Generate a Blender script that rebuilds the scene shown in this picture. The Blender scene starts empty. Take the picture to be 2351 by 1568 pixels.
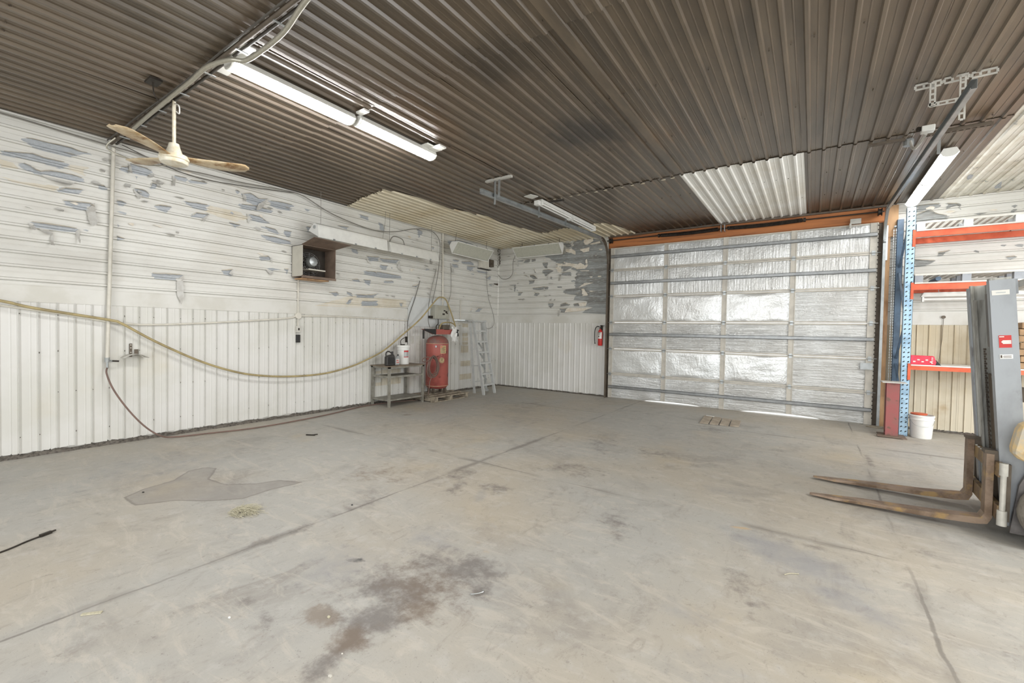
import bpy, bmesh, math, random
import numpy as np
from mathutils import Vector, Matrix
random.seed(7)
SC = bpy.context.scene
COL = SC.collection
PI = math.pi

# ------------------------------------------------------------------ camera
cam_data = bpy.data.cameras.new('camera')
cam_data.sensor_width = 36.0
cam_data.lens = 15.339
cam_data.clip_start = 0.05
cam_data.clip_end = 400
cam = bpy.data.objects.new('camera', cam_data)
COL.objects.link(cam)
_r = Vector((0.823525, 0.566983, 0.018344))
_u = Vector((-0.028206, 0.008628, 0.999565))
_b = Vector((0.566578, -0.823685, 0.023098))
cam.matrix_world = Matrix(((_r.x, _u.x, _b.x, 7.65927), (_r.y, _u.y, _b.y, 0.0), (_r.z, _u.z, _b.z, 1.6), (0, 0, 0, 1)))
SC.camera = cam

# ------------------------------------------------------------------ world, lights, exposure
W = bpy.data.worlds.new('sky'); SC.world = W; W.use_nodes = True
W.node_tree.nodes['Background'].inputs[0].default_value = (0.93, 0.97, 1.0, 1)
W.node_tree.nodes['Background'].inputs[1].default_value = 1.7
SC.view_settings.view_transform = 'Standard'
SC.view_settings.look = 'None'
SC.view_settings.gamma = 1.0
SC.view_settings.use_curve_mapping = False
SC.view_settings.exposure = 0.38
LAMP = 56.0          # strength of the lit tubes
AREA = 1.0

def area(x, y, z, sx, sy, watts, rot=(0, 0, 0), col=(1.0, 0.995, 0.985)):
    d = bpy.data.lights.new('fill_lamp', 'AREA'); d.shape = 'RECTANGLE'; d.size = sx; d.size_y = sy
    d.energy = watts * AREA; d.color = col
    o = bpy.data.objects.new('fill_lamp', d); COL.objects.link(o); o.location = (x, y, z); o.rotation_euler = rot
    return o
# added unseen fill lamps at ceiling height, behind and beside the camera
for (x, y, w) in ((2.6, -1.6, 16), (5.6, -1.6, 24), (8.6, -1.6, 40), (11.8, -0.5, 90), (11.8, 3.5, 120), (11.4, 7.6, 25), (6.3, 0.2, 22)):
    area(x, y, 3.86, 0.25, 2.4, w)
# added fill light behind the camera, at an invented rear opening
area(6.2, -4.3, 2.0, 7.5, 3.4, 180, (PI / 2, 0, 0), (0.97, 0.985, 1.0))

# fill light added at the far right to brighten the far floor
area(13.05, 5.6, 2.0, 4.6, 3.2, 240, (PI / 2, 0, PI / 2), (0.985, 0.99, 1.0))

# ------------------------------------------------------------------ materials
def new_mat(name):
    m = bpy.data.materials.new(name); m.use_nodes = True
    nt = m.node_tree; b = nt.nodes['Principled BSDF']
    return m, nt, b
def N(nt, typ, **kw):
    n = nt.nodes.new(typ)
    for k, v in kw.items():
        if isinstance(k, str) and k.startswith('i_'): n.inputs[int(k[2:])].default_value = v
        else: setattr(n, k, v)
    return n
def L(nt, a, b): nt.links.new(a, b)
def mathn(nt, op, a, b=None, c=None, clamp=False):
    n = nt.nodes.new('ShaderNodeMath'); n.operation = op; n.use_clamp = clamp
    for i, v in enumerate((a, b, c)):
        if v is None: continue
        if isinstance(v, (int, float)): n.inputs[i].default_value = v
        else: nt.links.new(v, n.inputs[i])
    return n.outputs[0]
def mixc(nt, f, a, b, blend='MIX'):
    n = nt.nodes.new('ShaderNodeMix'); n.data_type = 'RGBA'; n.blend_type = blend
    for i, v in ((0, f), (6, a), (7, b)):
        if isinstance(v, (int, float)): n.inputs[i].default_value = v
        elif isinstance(v, tuple): n.inputs[i].default_value = (*v[:3], 1)
        else: nt.links.new(v, n.inputs[i])
    return n.outputs[2]
def coords(nt, scale=(1, 1, 1), world=True):
    # position in the room
    g = nt.nodes.new('ShaderNodeNewGeometry') if world else nt.nodes.new('ShaderNodeTexCoord')
    mp = nt.nodes.new('ShaderNodeMapping'); mp.inputs[3].default_value = scale
    nt.links.new(g.outputs['Position'] if world else g.outputs['Object'], mp.inputs[0])
    return mp.outputs[0]
def noise(nt, vec, scale, detail=4, rough=0.6, dist=0.0):
    n = nt.nodes.new('ShaderNodeTexNoise'); n.inputs['Scale'].default_value = scale
    n.inputs['Detail'].default_value = detail; n.inputs['Roughness'].default_value = rough
    n.inputs['Distortion'].default_value = dist
    nt.links.new(vec, n.inputs['Vector']); return n.outputs[0]
def ramp(nt, f, a, b):
    n = nt.nodes.new('ShaderNodeMapRange'); n.interpolation_type = 'SMOOTHSTEP'
    n.inputs[1].default_value = a; n.inputs[2].default_value = b
    nt.links.new(f, n.inputs[0]); return n.outputs[0]
def bump(nt, b, h, strength=0.2, dist=0.01):
    n = nt.nodes.new('ShaderNodeBump'); n.inputs['Strength'].default_value = strength
    n.inputs['Distance'].default_value = dist
    nt.links.new(h, n.inputs['Height']); nt.links.new(n.outputs[0], b.inputs['Normal'])

def grime(name, c1, c2, rough=0.6, metal=0.0, scale=3.0, stretch=(1, 1, 1), lo=0.4, hi=0.65, c3=None, s3=14, lo3=0.58, hi3=0.68, bmp=0.0, bscale=60, spec=0.5, coat=0.0, world=True):
    m, nt, b = new_mat(name)
    v = coords(nt, stretch, world)
    f = ramp(nt, noise(nt, v, scale, 5, 0.62), lo, hi)
    col = mixc(nt, f, c1, c2)
    if c3:
        f3 = ramp(nt, noise(nt, v, s3, 4, 0.6), lo3, hi3)
        col = mixc(nt, f3, col, c3)
    L(nt, col, b.inputs['Base Color'])
    b.inputs['Roughness'].default_value = rough; b.inputs['Metallic'].default_value = metal
    b.inputs['Specular IOR Level'].default_value = spec
    if coat: b.inputs['Coat Weight'].default_value = coat
    if bmp: bump(nt, b, noise(nt, v, bscale, 3, 0.6), bmp, 0.004)
    return m
def srgb(r, g, b):
    return tuple(((c / 255) / 12.92 if c / 255 <= 0.04045 else ((c / 255 + 0.055) / 1.055) ** 2.4) for c in (r, g, b))

M = {}
M['wall'] = grime('painted_white_metal', srgb(220, 219, 215), srgb(210, 209, 202), 0.45, scale=0.8, c3=srgb(208, 202, 185), s3=0.7, lo3=0.6, hi3=0.85, bmp=0.05, bscale=8)
M['wall_cream'] = grime('cream_stained_shaded_metal', srgb(206, 197, 176), srgb(193, 180, 153), 0.5, scale=1.2, c3=srgb(168, 141, 99), s3=1.6, lo3=.58, hi3=.8)  # cream wall tone, with the shade under the rack mixed in
M['wall_up'] = grime('painted_white_metal_upper', srgb(218, 217, 211), srgb(209, 207, 200), 0.45, scale=1.1, stretch=(1, 1, 2), c3=srgb(202, 193, 174), s3=0.55, lo3=0.6, hi3=0.85)
M['band'] = grime('white_flashing', srgb(216, 215, 209), srgb(204, 202, 193), 0.45, scale=1.5, bmp=0.1, bscale=5)
M['exposed'] = grime('bare_blue_grey_metal', srgb(176, 181, 186), srgb(158, 162, 165), 0.5, 0.1, scale=22, stretch=(1, 1, 6), c3=srgb(196, 200, 205), s3=50)
M['exposed_far'] = grime('bare_grey_metal', srgb(158, 161, 160), srgb(134, 133, 128), 0.5, 0.1, scale=1.6, stretch=(1, 1, 5), c3=srgb(176, 180, 180), s3=9, lo3=.5)
M['flap'] = grime('peeled_paint_sheet', srgb(200, 199, 194), srgb(180, 177, 170), 0.6, scale=9)
M['flake'] = grime('loose_white_paint', srgb(226, 220, 208), srgb(210, 200, 182), 0.6, scale=9)
M['cream_paint'] = grime('yellowed_paint', srgb(216, 210, 196), srgb(206, 198, 180), 0.55, scale=3)
M['tan_patch'] = grime('tan_wall_patch', srgb(206, 199, 182), srgb(198, 189, 170), 0.6, scale=9)
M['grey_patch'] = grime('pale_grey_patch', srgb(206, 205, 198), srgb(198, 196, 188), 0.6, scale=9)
M['soot'] = grime('soot', srgb(86, 76, 62), srgb(60, 50, 40), 0.8, scale=20)
M['gravel'] = grime('dark_dirt', srgb(112, 106, 98), srgb(74, 69, 63), 0.9, scale=30, bmp=0.5)

def ceiling_mat():
    m, nt, b = new_mat('sooty_brown_ceiling_metal')
    v = coords(nt)
    vs = coords(nt, (1, 0.12, 1))
    base = mixc(nt, ramp(nt, noise(nt, v, 0.55, 4, 0.6), 0.35, 0.68), srgb(100, 86, 70), srgb(79, 71, 60))
    base = mixc(nt, ramp(nt, noise(nt, vs, 7, 5, 0.65), 0.35, 0.7), base, srgb(111, 98, 81))
    oi = nt.nodes.new('ShaderNodeObjectInfo')
    base = mixc(nt, mathn(nt, 'MULTIPLY', oi.outputs['Random'], 0.35), base, srgb(79, 70, 58))
    # black soot clouds above old work spots
    geo = nt.nodes.new('ShaderNodeNewGeometry')
    for (cx, cy, rx, ry, k) in ((5.35, 4.9, 0.62, 0.6, 0.8), (5.3, 3.2, 0.5, 0.5, 0.5), (5.2, 10.1, 1.6, 0.8, 0.75), (4.9, 9.2, 1.3, 0.8, 0.35), (8.4, 10.0, 0.9, 0.5, 0.6), (3.8, 5.6, .5, .9, .35)):
        s = nt.nodes.new('ShaderNodeVectorMath'); s.operation = 'SUBTRACT'; s.inputs[1].default_value = (cx, cy, 4.02)
        L(nt, geo.outputs['Position'], s.inputs[0])
        d = nt.nodes.new('ShaderNodeVectorMath'); d.operation = 'MULTIPLY'; d.inputs[1].default_value = (1 / rx, 1 / ry, 0)
        L(nt, s.outputs[0], d.inputs[0])
        l = nt.nodes.new('ShaderNodeVectorMath'); l.operation = 'LENGTH'; L(nt, d.outputs[0], l.inputs[0])
        dd = mathn(nt, 'ADD', l.outputs['Value'], mathn(nt, 'MULTIPLY', mathn(nt, 'SUBTRACT', noise(nt, v, 3.5, 4), 0.5), 1.4))
        f = mathn(nt, 'MULTIPLY', mathn(nt, 'SUBTRACT', 1.0, ramp(nt, dd, 0.2, 1.15)), k)
        base = mixc(nt, f, base, srgb(36, 31, 25))
    # rust coloured drift
    base = mixc(nt, mathn(nt, 'MULTIPLY', ramp(nt, noise(nt, coords(nt, (1, .5, 1)), 0.9, 3), 0.55, 0.75), 0.4), base, srgb(105, 79, 51))
    L(nt, base, b.inputs['Base Color'])
    b.inputs['Roughness'].default_value = 0.38
    b.inputs['Metallic'].default_value = 0.0
    b.inputs['Specular IOR Level'].default_value = 0.6
    b.inputs['Coat Weight'].default_value = 0.35
    b.inputs['Coat Roughness'].default_value = 0.30
    b.inputs['Coat IOR'].default_value = 1.5
    bump(nt, b, noise(nt, vs, 5, 3), 0.12, 0.006)
    return m
M['ceil'] = ceiling_mat()
M['ceil_white'] = grime('clean_white_ceiling_metal', srgb(236, 236, 231), srgb(226, 223, 213), 0.45, scale=1.4, c3=srgb(206, 194, 166), s3=1.2, lo3=.6, hi3=.85)
M['ceil_cream'] = grime('unsooted_cream_ceiling_paint', srgb(218, 210, 188), srgb(204, 192, 164), 0.5, scale=1.0, c3=srgb(172, 140, 94), s3=1.3, lo3=.60, hi3=.85)
M['ceil_old'] = grime('cream_white_ceiling_metal', srgb(220, 217, 206), srgb(200, 194, 178), 0.45, scale=2.5, c3=srgb(150, 150, 145), s3=5, lo3=.62, hi3=.7)

def floor_mat():
    m, nt, b = new_mat('worn_concrete')
    v = coords(nt)
    c = mixc(nt, ramp(nt, noise(nt, v, 0.45, 5, 0.55, 0.3), 0.38, 0.64), srgb(168, 166, 160), srgb(172, 164, 150))
    c = mixc(nt, mathn(nt, 'MULTIPLY', ramp(nt, noise(nt, v, 1.1, 7, 0.68, 0.6), 0.50, 0.70), 0.55), c, srgb(137, 132, 126))
    c = mixc(nt, mathn(nt, 'MULTIPLY', ramp(nt, noise(nt, coords(nt, (1.0, 0.45, 1)), 2.6, 8, 0.72, 0.8), 0.55, 0.72), 0.5), c, srgb(129, 122, 115))
    c = mixc(nt, mathn(nt, 'MULTIPLY', ramp(nt, noise(nt, v, 5.5, 6, 0.7), 0.52, 0.66), 0.45), c, srgb(183, 180, 174))
    c = mixc(nt, mathn(nt, 'MULTIPLY', ramp(nt, noise(nt, v, 0.9, 3, 0.5), 0.60, 0.74), 0.5), c, srgb(181, 168, 143))
    c = mixc(nt, mathn(nt, 'MULTIPLY', ramp(nt, noise(nt, v, 16, 5, 0.7), 0.60, 0.70), 0.35), c, srgb(104, 97, 89))
    c = mixc(nt, mathn(nt, 'MULTIPLY', ramp(nt, noise(nt, v, 90, 2, 0.5), 0.66, 0.72), 0.4), c, srgb(87, 81, 77))
    c = mixc(nt, mathn(nt, 'MULTIPLY', ramp(nt, noise(nt, coords(nt, (.5, 1.6, 1)), 3.2, 9, 0.78, 1.6), 0.50, 0.62), 0.45), c, srgb(190, 183, 171))
    c = mixc(nt, mathn(nt, 'MULTIPLY', ramp(nt, noise(nt, coords(nt, (1.5, .7, 1)), 7.0, 9, 0.75, 1.2), 0.54, 0.66), 0.35), c, srgb(136, 127, 118))
    # stains recorded on the slab
    at = nt.nodes.new('ShaderNodeAttribute'); at.attribute_name = 'stain'
    sep = nt.nodes.new('ShaderNodeSeparateColor'); L(nt, at.outputs['Color'], sep.inputs[0])
    at2 = nt.nodes.new('ShaderNodeAttribute'); at2.attribute_name = 'stain2'
    sep2 = nt.nodes.new('ShaderNodeSeparateColor'); L(nt, at2.outputs['Color'], sep2.inputs[0])
    nz = mathn(nt, 'SUBTRACT', noise(nt, v, 6, 7, 0.7), 0.5)
    nf = mathn(nt, 'SUBTRACT', noise(nt, v, 18, 6, 0.7), 0.5)
    def edge(src, amt, a, bb, amt2=0.0):
        t = mathn(nt, 'ADD', src, mathn(nt, 'MULTIPLY', nz, amt))
        if amt2: t = mathn(nt, 'ADD', t, mathn(nt, 'MULTIPLY', nf, amt2))
        return ramp(nt, t, a, bb)
    c = mixc(nt, mathn(nt, 'MULTIPLY', edge(sep.outputs[0], 2.4, 0.15, 1.0, 0.9), 0.72), c, srgb(98, 91, 88))
    c = mixc(nt, mathn(nt, 'MULTIPLY', edge(sep.outputs[1], 1.6, 0.3, 1.0, 0.8), 0.62), c, srgb(113, 95, 77))
    pud = edge(sep.outputs[2], 0.10, 0.49, 0.51)
    c = mixc(nt, mathn(nt, 'MULTIPLY', pud, mathn(nt, 'MULTIPLY_ADD', noise(nt, v, 3.0, 5), 0.9, 0.05)), c, srgb(129, 123, 117))
    rim = mathn(nt, 'SUBTRACT', pud, edge(sep.outputs[2], 0.10, 0.52, 0.56))
    c = mixc(nt, mathn(nt, 'MULTIPLY', rim, 0.5), c, srgb(104, 97, 89))
    c = mixc(nt, mathn(nt, 'MULTIPLY', edge(sep2.outputs[0], 0.9, 0.3, 0.9), 0.55), c, srgb(133, 135, 141))     # grey rubber
    c = mixc(nt, mathn(nt, 'MULTIPLY', edge(sep2.outputs[1], 1.2, 0.5, 0.9), 0.65), c, srgb(189, 161, 120))     # ochre paint
    c = mixc(nt, mathn(nt, 'MULTIPLY', edge(sep2.outputs[2], 1.5, 0.5, 1.0), 0.85), c, srgb(65, 66, 67))        # oil spot
    # control joints
    sx = nt.nodes.new('ShaderNodeSeparateXYZ'); L(nt, v, sx.inputs[0])
    wob = mathn(nt, 'MULTIPLY', mathn(nt, 'SUBTRACT', noise(nt, v, 2.0, 5, 0.7), 0.5), 0.07)
    jm = None
    for ax, val in ((0, 4.35), (0, 8.26), (1, 4.15), (1, 8.2)):
        d = mathn(nt, 'ABSOLUTE', mathn(nt, 'ADD', mathn(nt, 'SUBTRACT', sx.outputs[ax], val), wob))
        f = mathn(nt, 'SUBTRACT', 1.0, ramp(nt, d, 0.004, 0.016))
        f2 = mathn(nt, 'MULTIPLY', mathn(nt, 'SUBTRACT', 1.0, ramp(nt, d, 0.01, 0.07)), ramp(nt, noise(nt, v, 1.3, 3), 0.45, 0.62))
        f = mathn(nt, 'MAXIMUM', mathn(nt, 'MULTIPLY', f, 0.62), mathn(nt, 'MULTIPLY', f2, 0.5))
        f = mathn(nt, 'MULTIPLY', f, ramp(nt, noise(nt, v, 0.8, 3), 0.38, 0.60))
        jm = f if jm is None else mathn(nt, 'MAXIMUM', jm, f)
    c = mixc(nt, jm, c, srgb(98, 92, 86))
    L(nt, c, b.inputs['Base Color'])
    r = mathn(nt, 'SUBTRACT', 0.60, mathn(nt, 'MULTIPLY', pud, 0.12))
    L(nt, r, b.inputs['Roughness'])
    b.inputs['Specular IOR Level'].default_value = 0.6
    h = mathn(nt, 'SUBTRACT', noise(nt, v, 30, 6, 0.7), mathn(nt, 'MULTIPLY', jm, 0.8))
    bump(nt, b, h, 0.25, 0.006)
    return m
M['floor'] = floor_mat()

def foil_mat(name, vec_scale, sc, strength):
    m, nt, b = new_mat(name)
    v = coords(nt, vec_scale)
    v1 = coords(nt)
    c = mixc(nt, ramp(nt, noise(nt, v1, 1.2, 4), 0.35, 0.65), srgb(220, 222, 221), srgb(200, 200, 197))
    L(nt, c, b.inputs['Base Color'])
    b.inputs['Metallic'].default_value = 0.5; b.inputs['Roughness'].default_value = 0.28
    h = mathn(nt, 'ADD', noise(nt, v, sc, 4, 0.6, 0.4), mathn(nt, 'MULTIPLY', noise(nt, v1, 26, 4, 0.6), 0.4))
    bump(nt, b, h, strength, 0.03)
    return m
M['foil_v'] = foil_mat('silver_foil_vertical_creases', (26, 1, 1.6), 1.0, 0.75)
M['foil_h'] = foil_mat('silver_foil_horizontal_creases', (1.6, 1, 26), 1.0, 0.8)
M['foil_s'] = foil_mat('silver_foil_smooth', (6, 1, 3), 1.0, 0.35)

def plain(name, c, rough=0.5, metal=0.0, var=0.75, scale=8, **kw):
    return grime(name, c, tuple(x * var for x in c), rough, metal, scale=scale, **kw)
M['stile'] = plain('beige_door_steel', srgb(196, 191, 180), .45, .1, .85)
M['strut'] = plain('galvanised_strut', srgb(150, 152, 152), .35, .6, .8)
M['galv'] = plain('galvanised_steel', srgb(176, 180, 180), .35, .65, .8)
M['galv_light'] = plain('dusty_white_galvanised', srgb(204, 202, 194), .5, .2, .85)
M['dark_steel'] = plain('dark_oily_steel', srgb(62, 56, 50), .5, .5, .6)
M['brown_steel'] = plain('brown_dusty_steel', srgb(104, 94, 82), .55, .3, .75)
M['wood'] = grime('orange_brown_lumber', srgb(180, 114, 64), srgb(154, 96, 56), .6, scale=3, stretch=(.3, 1, 6), c3=srgb(112, 74, 44), s3=3)
M['wood_pale'] = grime('pale_weathered_lumber', srgb(190, 152, 112), srgb(160, 124, 90), .65, scale=4, stretch=(1, 1, .3), c3=srgb(140, 104, 70), s3=4)
M['wood_grey'] = grime('grey_weathered_lumber', srgb(160, 150, 132), srgb(122, 112, 98), .8, scale=9, stretch=(1, 1, 1), c3=srgb(92, 84, 74), s3=12)
M['rust_brown'] = plain('rust_brown_box_steel', srgb(124, 106, 92), .65, 0, .7, scale=4)
M['box_grey'] = plain('grey_beige_sheet_metal', srgb(200, 196, 184), .5, 0, .93)
M['black'] = plain('black_plastic', srgb(40, 39, 38), .45, 0, .6)
M['black_jug'] = plain('dusty_black_plastic', srgb(62, 60, 58), .5, 0, .8)
M['white_pl'] = plain('white_plastic', srgb(232, 232, 228), .4, 0, .95)
M['white_enamel'] = plain('white_enamel', srgb(226, 226, 220), .35, 0, .93)
M['reflector'] = plain('dusty_reflector', srgb(206, 204, 192), .3, .2, .9)
M['lens'] = plain('old_ribbed_lens', srgb(186, 186, 172), .25, .0, .9, scale=20)
M['fan_white'] = grime('yellowed_white_enamel', srgb(226, 221, 205), srgb(206, 194, 166), .4, scale=10, world=False)
M['blade'] = grime('rusty_cream_fan_blade', srgb(206, 190, 160), srgb(176, 150, 112), .45, .0, scale=6, c3=srgb(140, 104, 62), s3=7, lo3=.52, hi3=.66, world=False)
M['hose'] = grime('tan_air_hose', srgb(176, 160, 116), srgb(150, 136, 100), .5, scale=6)
M['redhose'] = grime('dull_red_brown_hose', srgb(124, 100, 90), srgb(108, 90, 82), .6, scale=6)
M['conduit'] = plain('cream_painted_pipe', srgb(216, 212, 200), .45, 0, .9)
M['greycable'] = plain('grey_cable', srgb(128, 125, 118), .5, 0, .85)
M['darkcable'] = plain('dark_cable', srgb(78, 74, 68), .5, 0, .8)
M['flex'] = plain('light_flexible_conduit', srgb(176, 172, 158), .35, .5, .85, scale=50)
M['tank'] = grime('worn_red_tank_paint', srgb(170, 92, 82), srgb(146, 76, 70), .45, scale=3, c3=srgb(92, 48, 44), s3=4.2, lo3=.54, hi3=.66)
M['tank_edge'] = plain('worn_tan_weld', srgb(196, 160, 130), .5)
M['tank_top'] = grime('dusty_grey_red_dome', srgb(124, 104, 98), srgb(138, 84, 76), .6, scale=6)
M['placard'] = grime('tan_placard', srgb(206, 184, 140), srgb(186, 158, 112), .6, scale=30)
M['ink'] = plain('dark_ink', srgb(70, 54, 44), .6)
M['alu'] = plain('dull_aluminium', srgb(206, 208, 206), .4, .25, .9)
M['table'] = grime('grey_painted_steel', srgb(150, 148, 138), srgb(128, 124, 114), .5, .2, scale=8)
M['table_top'] = grime('worn_dirty_tabletop', srgb(136, 122, 104), srgb(112, 100, 86), .6, .1, scale=8)
M['elbox'] = grime('grey_electrical_enclosure', srgb(176, 176, 164), srgb(164, 160, 146), .45, scale=4)
M['red'] = plain('red_enamel', srgb(196, 50, 46), .35, 0, .85)
M['redcard'] = grime('red_card', srgb(226, 66, 88), srgb(206, 50, 66), .5, scale=12)
M['ext_label'] = plain('white_label', srgb(224, 220, 214), .5)
M['blue'] = grime('pale_blue_rack_paint', srgb(168, 200, 222), srgb(140, 172, 196), .4, scale=5, c3=srgb(120, 140, 150), s3=18)
M['blue_dark'] = grime('dark_blue_rack_paint', srgb(82, 104, 126), srgb(66, 84, 102), .45, scale=5)
M['hole'] = plain('dark_slot', srgb(58, 62, 64), .8)
M['orange'] = grime('orange_rack_beam', srgb(212, 100, 66), srgb(192, 82, 52), .4, scale=4)
M['ibeam'] = grime('dusty_red_primer', srgb(150, 84, 82), srgb(136, 92, 86), .6, scale=5, c3=srgb(112, 84, 72), s3=9)
M['board'] = plain('white_board', srgb(222, 222, 216), .5, 0, .94)
M['board_blue'] = plain('pale_grey_board', srgb(214, 217, 216), .4, 0, .95)
M['pallet_grey'] = plain('grey_plastic', srgb(150, 154, 160), .5, 0, .85)
M['silver_white'] = plain('bright_galvanised', srgb(214, 220, 224), .4, .3, .9)
M['mast'] = grime('dusty_grey_mast_paint', srgb(158, 163, 168), srgb(142, 146, 150), .4, .15, scale=3, stretch=(1, 1, .5), c3=srgb(120, 120, 120), s3=7, lo3=.6, hi3=.75)
M['mast_edge'] = grime('worn_mast_rail', srgb(178, 178, 172), srgb(140, 138, 130), .4, .35, scale=6, stretch=(3, 3, .4))
M['greasy'] = grime('greasy_brown_steel', srgb(96, 86, 74), srgb(58, 50, 42), .45, .35, scale=4, stretch=(2, 2, .5))
M['fork'] = grime('rusty_fork_steel', srgb(150, 130, 112), srgb(118, 98, 80), .5, .3, scale=7, c3=srgb(164, 136, 92), s3=6, lo3=.52, hi3=.66)
M['carriage'] = grime('yellow_brown_worn_steel', srgb(160, 136, 96), srgb(120, 100, 80), .55, .2, scale=7, c3=srgb(84, 72, 60), s3=9)
M['truck'] = grime('dusty_dark_grey_body', srgb(118, 114, 112), srgb(92, 88, 86), .5, scale=6)
M['cream_cowl'] = grime('faded_cream_yellow_cover', srgb(226, 196, 140), srgb(196, 190, 176), .45, scale=6)
M['tyre'] = grime('dusty_tyre_rubber', srgb(148, 142, 132), srgb(110, 104, 98), .85, scale=9)
M['cardboard'] = plain('cardboard', srgb(160, 130, 98), .8)
M['straw'] = plain('dry_straw', srgb(186, 180, 156), .8, 0, .8, scale=90)
M['stone'] = plain('pale_stone', srgb(206, 202, 192), .8)
M['drain'] = grime('dusty_brown_plate', srgb(172, 160, 144), srgb(150, 138, 122), .8, scale=9)
M['outside'] = plain('pale_gravel_outside', srgb(226, 226, 224), .9)
M['silverpl'] = plain('silver_plastic', srgb(170, 172, 172), .4, .2, .85)
M['plaster'] = plain('plain_back_wall', srgb(222, 220, 212), .6)

def emit_mat(name, col, s):
    m, nt, b = new_mat(name)
    b.inputs['Base Color'].default_value = (1, 1, 1, 1)
    b.inputs['Emission Color'].default_value = (*col, 1)
    b.inputs['Emission Strength'].default_value = s
    return m
M['lit'] = emit_mat('lit_lamp_lens', (1.0, 0.995, 0.985), LAMP)

M['lit_dim'] = emit_mat('lit_lamp_lens_older', (1.0, 0.995, 0.985), 20.0)

# ------------------------------------------------------------------ mesh building
WMX = {}
def link(o): COL.objects.link(o); return o
class MB:
    def __init__(s): s.v = []; s.f = []; s.T = None
    def add(s, vs, fs):
        n = len(s.v)
        for p in vs:
            p = Vector(p)
            if s.T is not None: p = s.T @ p
            s.v.append(p)
        s.f += [tuple(i + n for i in f) for f in fs]; return s
    def box(s, x0, x1, y0, y1, z0, z1):
        s.add([(x0, y0, z0), (x1, y0, z0), (x1, y1, z0), (x0, y1, z0), (x0, y0, z1), (x1, y0, z1), (x1, y1, z1), (x0, y1, z1)],
              [(0, 3, 2, 1), (4, 5, 6, 7), (0, 1, 5, 4), (1, 2, 6, 5), (2, 3, 7, 6), (3, 0, 4, 7)]); return s
    def bar(s, a, b, w, h, up=(0, 0, 1)):
        a = Vector(a); b = Vector(b); d = (b - a).normalized(); up = Vector(up)
        if abs(d.dot(up)) > 0.98: up = Vector((0, 1, 0))
        sd = d.cross(up).normalized(); u2 = sd.cross(d).normalized()
        q = [sd * (i * w / 2) + u2 * (j * h / 2) for i, j in ((-1, -1), (1, -1), (1, 1), (-1, 1))]
        s.add([a + k for k in q] + [b + k for k in q], [(3, 2, 1, 0), (4, 5, 6, 7), (0, 1, 5, 4), (1, 2, 6, 5), (2, 3, 7, 6), (3, 0, 4, 7)]); return s
    def cyl(s, a, b, r, n=16, r2=None, cap=True):
        a = Vector(a); b = Vector(b); d = (b - a).normalized(); up = Vector((0, 0, 1)) if abs(d.z) < 0.9 else Vector((1, 0, 0))
        x = d.cross(up).normalized(); y = d.cross(x).normalized(); r2 = r if r2 is None else r2
        vs = [a + (x * math.cos(t) + y * math.sin(t)) * r for t in [2 * PI * k / n for k in range(n)]]
        vs += [b + (x * math.cos(t) + y * math.sin(t)) * r2 for t in [2 * PI * k / n for k in range(n)]]
        fs = [(k, (k + 1) % n, n + (k + 1) % n, n + k) for k in range(n)]
        if cap: fs += [tuple(range(n))[::-1], tuple(range(n, 2 * n))]
        s.add(vs, fs); return s
    def tube(s, pts, r, n=8, smooth=0, closed=False):
        P = [Vector(p) for p in pts]
        if smooth:
            Q = []
            for i in range(len(P) - 1):
                p0 = P[max(i - 1, 0)]; p1 = P[i]; p2 = P[i + 1]; p3 = P[min(i + 2, len(P) - 1)]
                for k in range(smooth):
                    t = k / smooth
                    Q.append(0.5 * ((2 * p1) + (p2 - p0) * t + (2 * p0 - 5 * p1 + 4 * p2 - p3) * t * t + (3 * p1 - p0 - 3 * p2 + p3) * t ** 3))
            Q.append(P[-1]); P = Q
        vs = []; fs = []; prev = None
        for i, p in enumerate(P):
            d = (P[min(i + 1, len(P) - 1)] - P[max(i - 1, 0)]).normalized()
            if prev is None:
                up = Vector((0, 0, 1)) if abs(d.z) < 0.9 else Vector((1, 0, 0)); x = d.cross(up).normalized()
            else: x = (prev - d * prev.dot(d)).normalized()
            prev = x; y = d.cross(x)
            rr = r(i / (len(P) - 1)) if callable(r) else r
            vs += [p + (x * math.cos(2 * PI * k / n) + y * math.sin(2 * PI * k / n)) * rr for k in range(n)]
        m = len(P)
        for i in range(m - 1):
            for k in range(n):
                fs.append((i * n + k, i * n + (k + 1) % n, (i + 1) * n + (k + 1) % n, (i + 1) * n + k))
        fs += [tuple(range(n))[::-1], tuple(range((m - 1) * n, m * n))]
        s.add(vs, fs); return s
    def lathe(s, prof, c, n=24, axis='z'):
        vs = []; fs = []; c = Vector(c)
        for (r, h) in prof:
            for k in range(n):
                t = 2 * PI * k / n
                p = Vector((r * math.cos(t), r * math.sin(t), h))
                if axis == 'x': p = Vector((h, p.x, p.y))
                if axis == 'y': p = Vector((p.x, h, p.y))
                vs.append(c + p)
        m = len(prof)
        for i in range(m - 1):
            for k in range(n): fs.append((i * n + k, i * n + (k + 1) % n, (i + 1) * n + (k + 1) % n, (i + 1) * n + k))
        fs += [tuple(range(n))[::-1], tuple(range((m - 1) * n, m * n))]
        s.add(vs, fs); return s
    def prism(s, poly, d):
        n = len(poly); d = Vector(d); P = [Vector(p) for p in poly]
        s.add(P + [p + d for p in P], [tuple(range(n))[::-1], tuple(range(n, 2 * n))] + [(k, (k + 1) % n, n + (k + 1) % n, n + k) for k in range(n)]); return s
    def sheet(s, rows):
        m = len(rows[0]); vs = [p for r in rows for p in r]
        s.add(vs, [(i * m + j, i * m + j + 1, (i + 1) * m + j + 1, (i + 1) * m + j) for i in range(len(rows) - 1) for j in range(m - 1)]); return s
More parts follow.
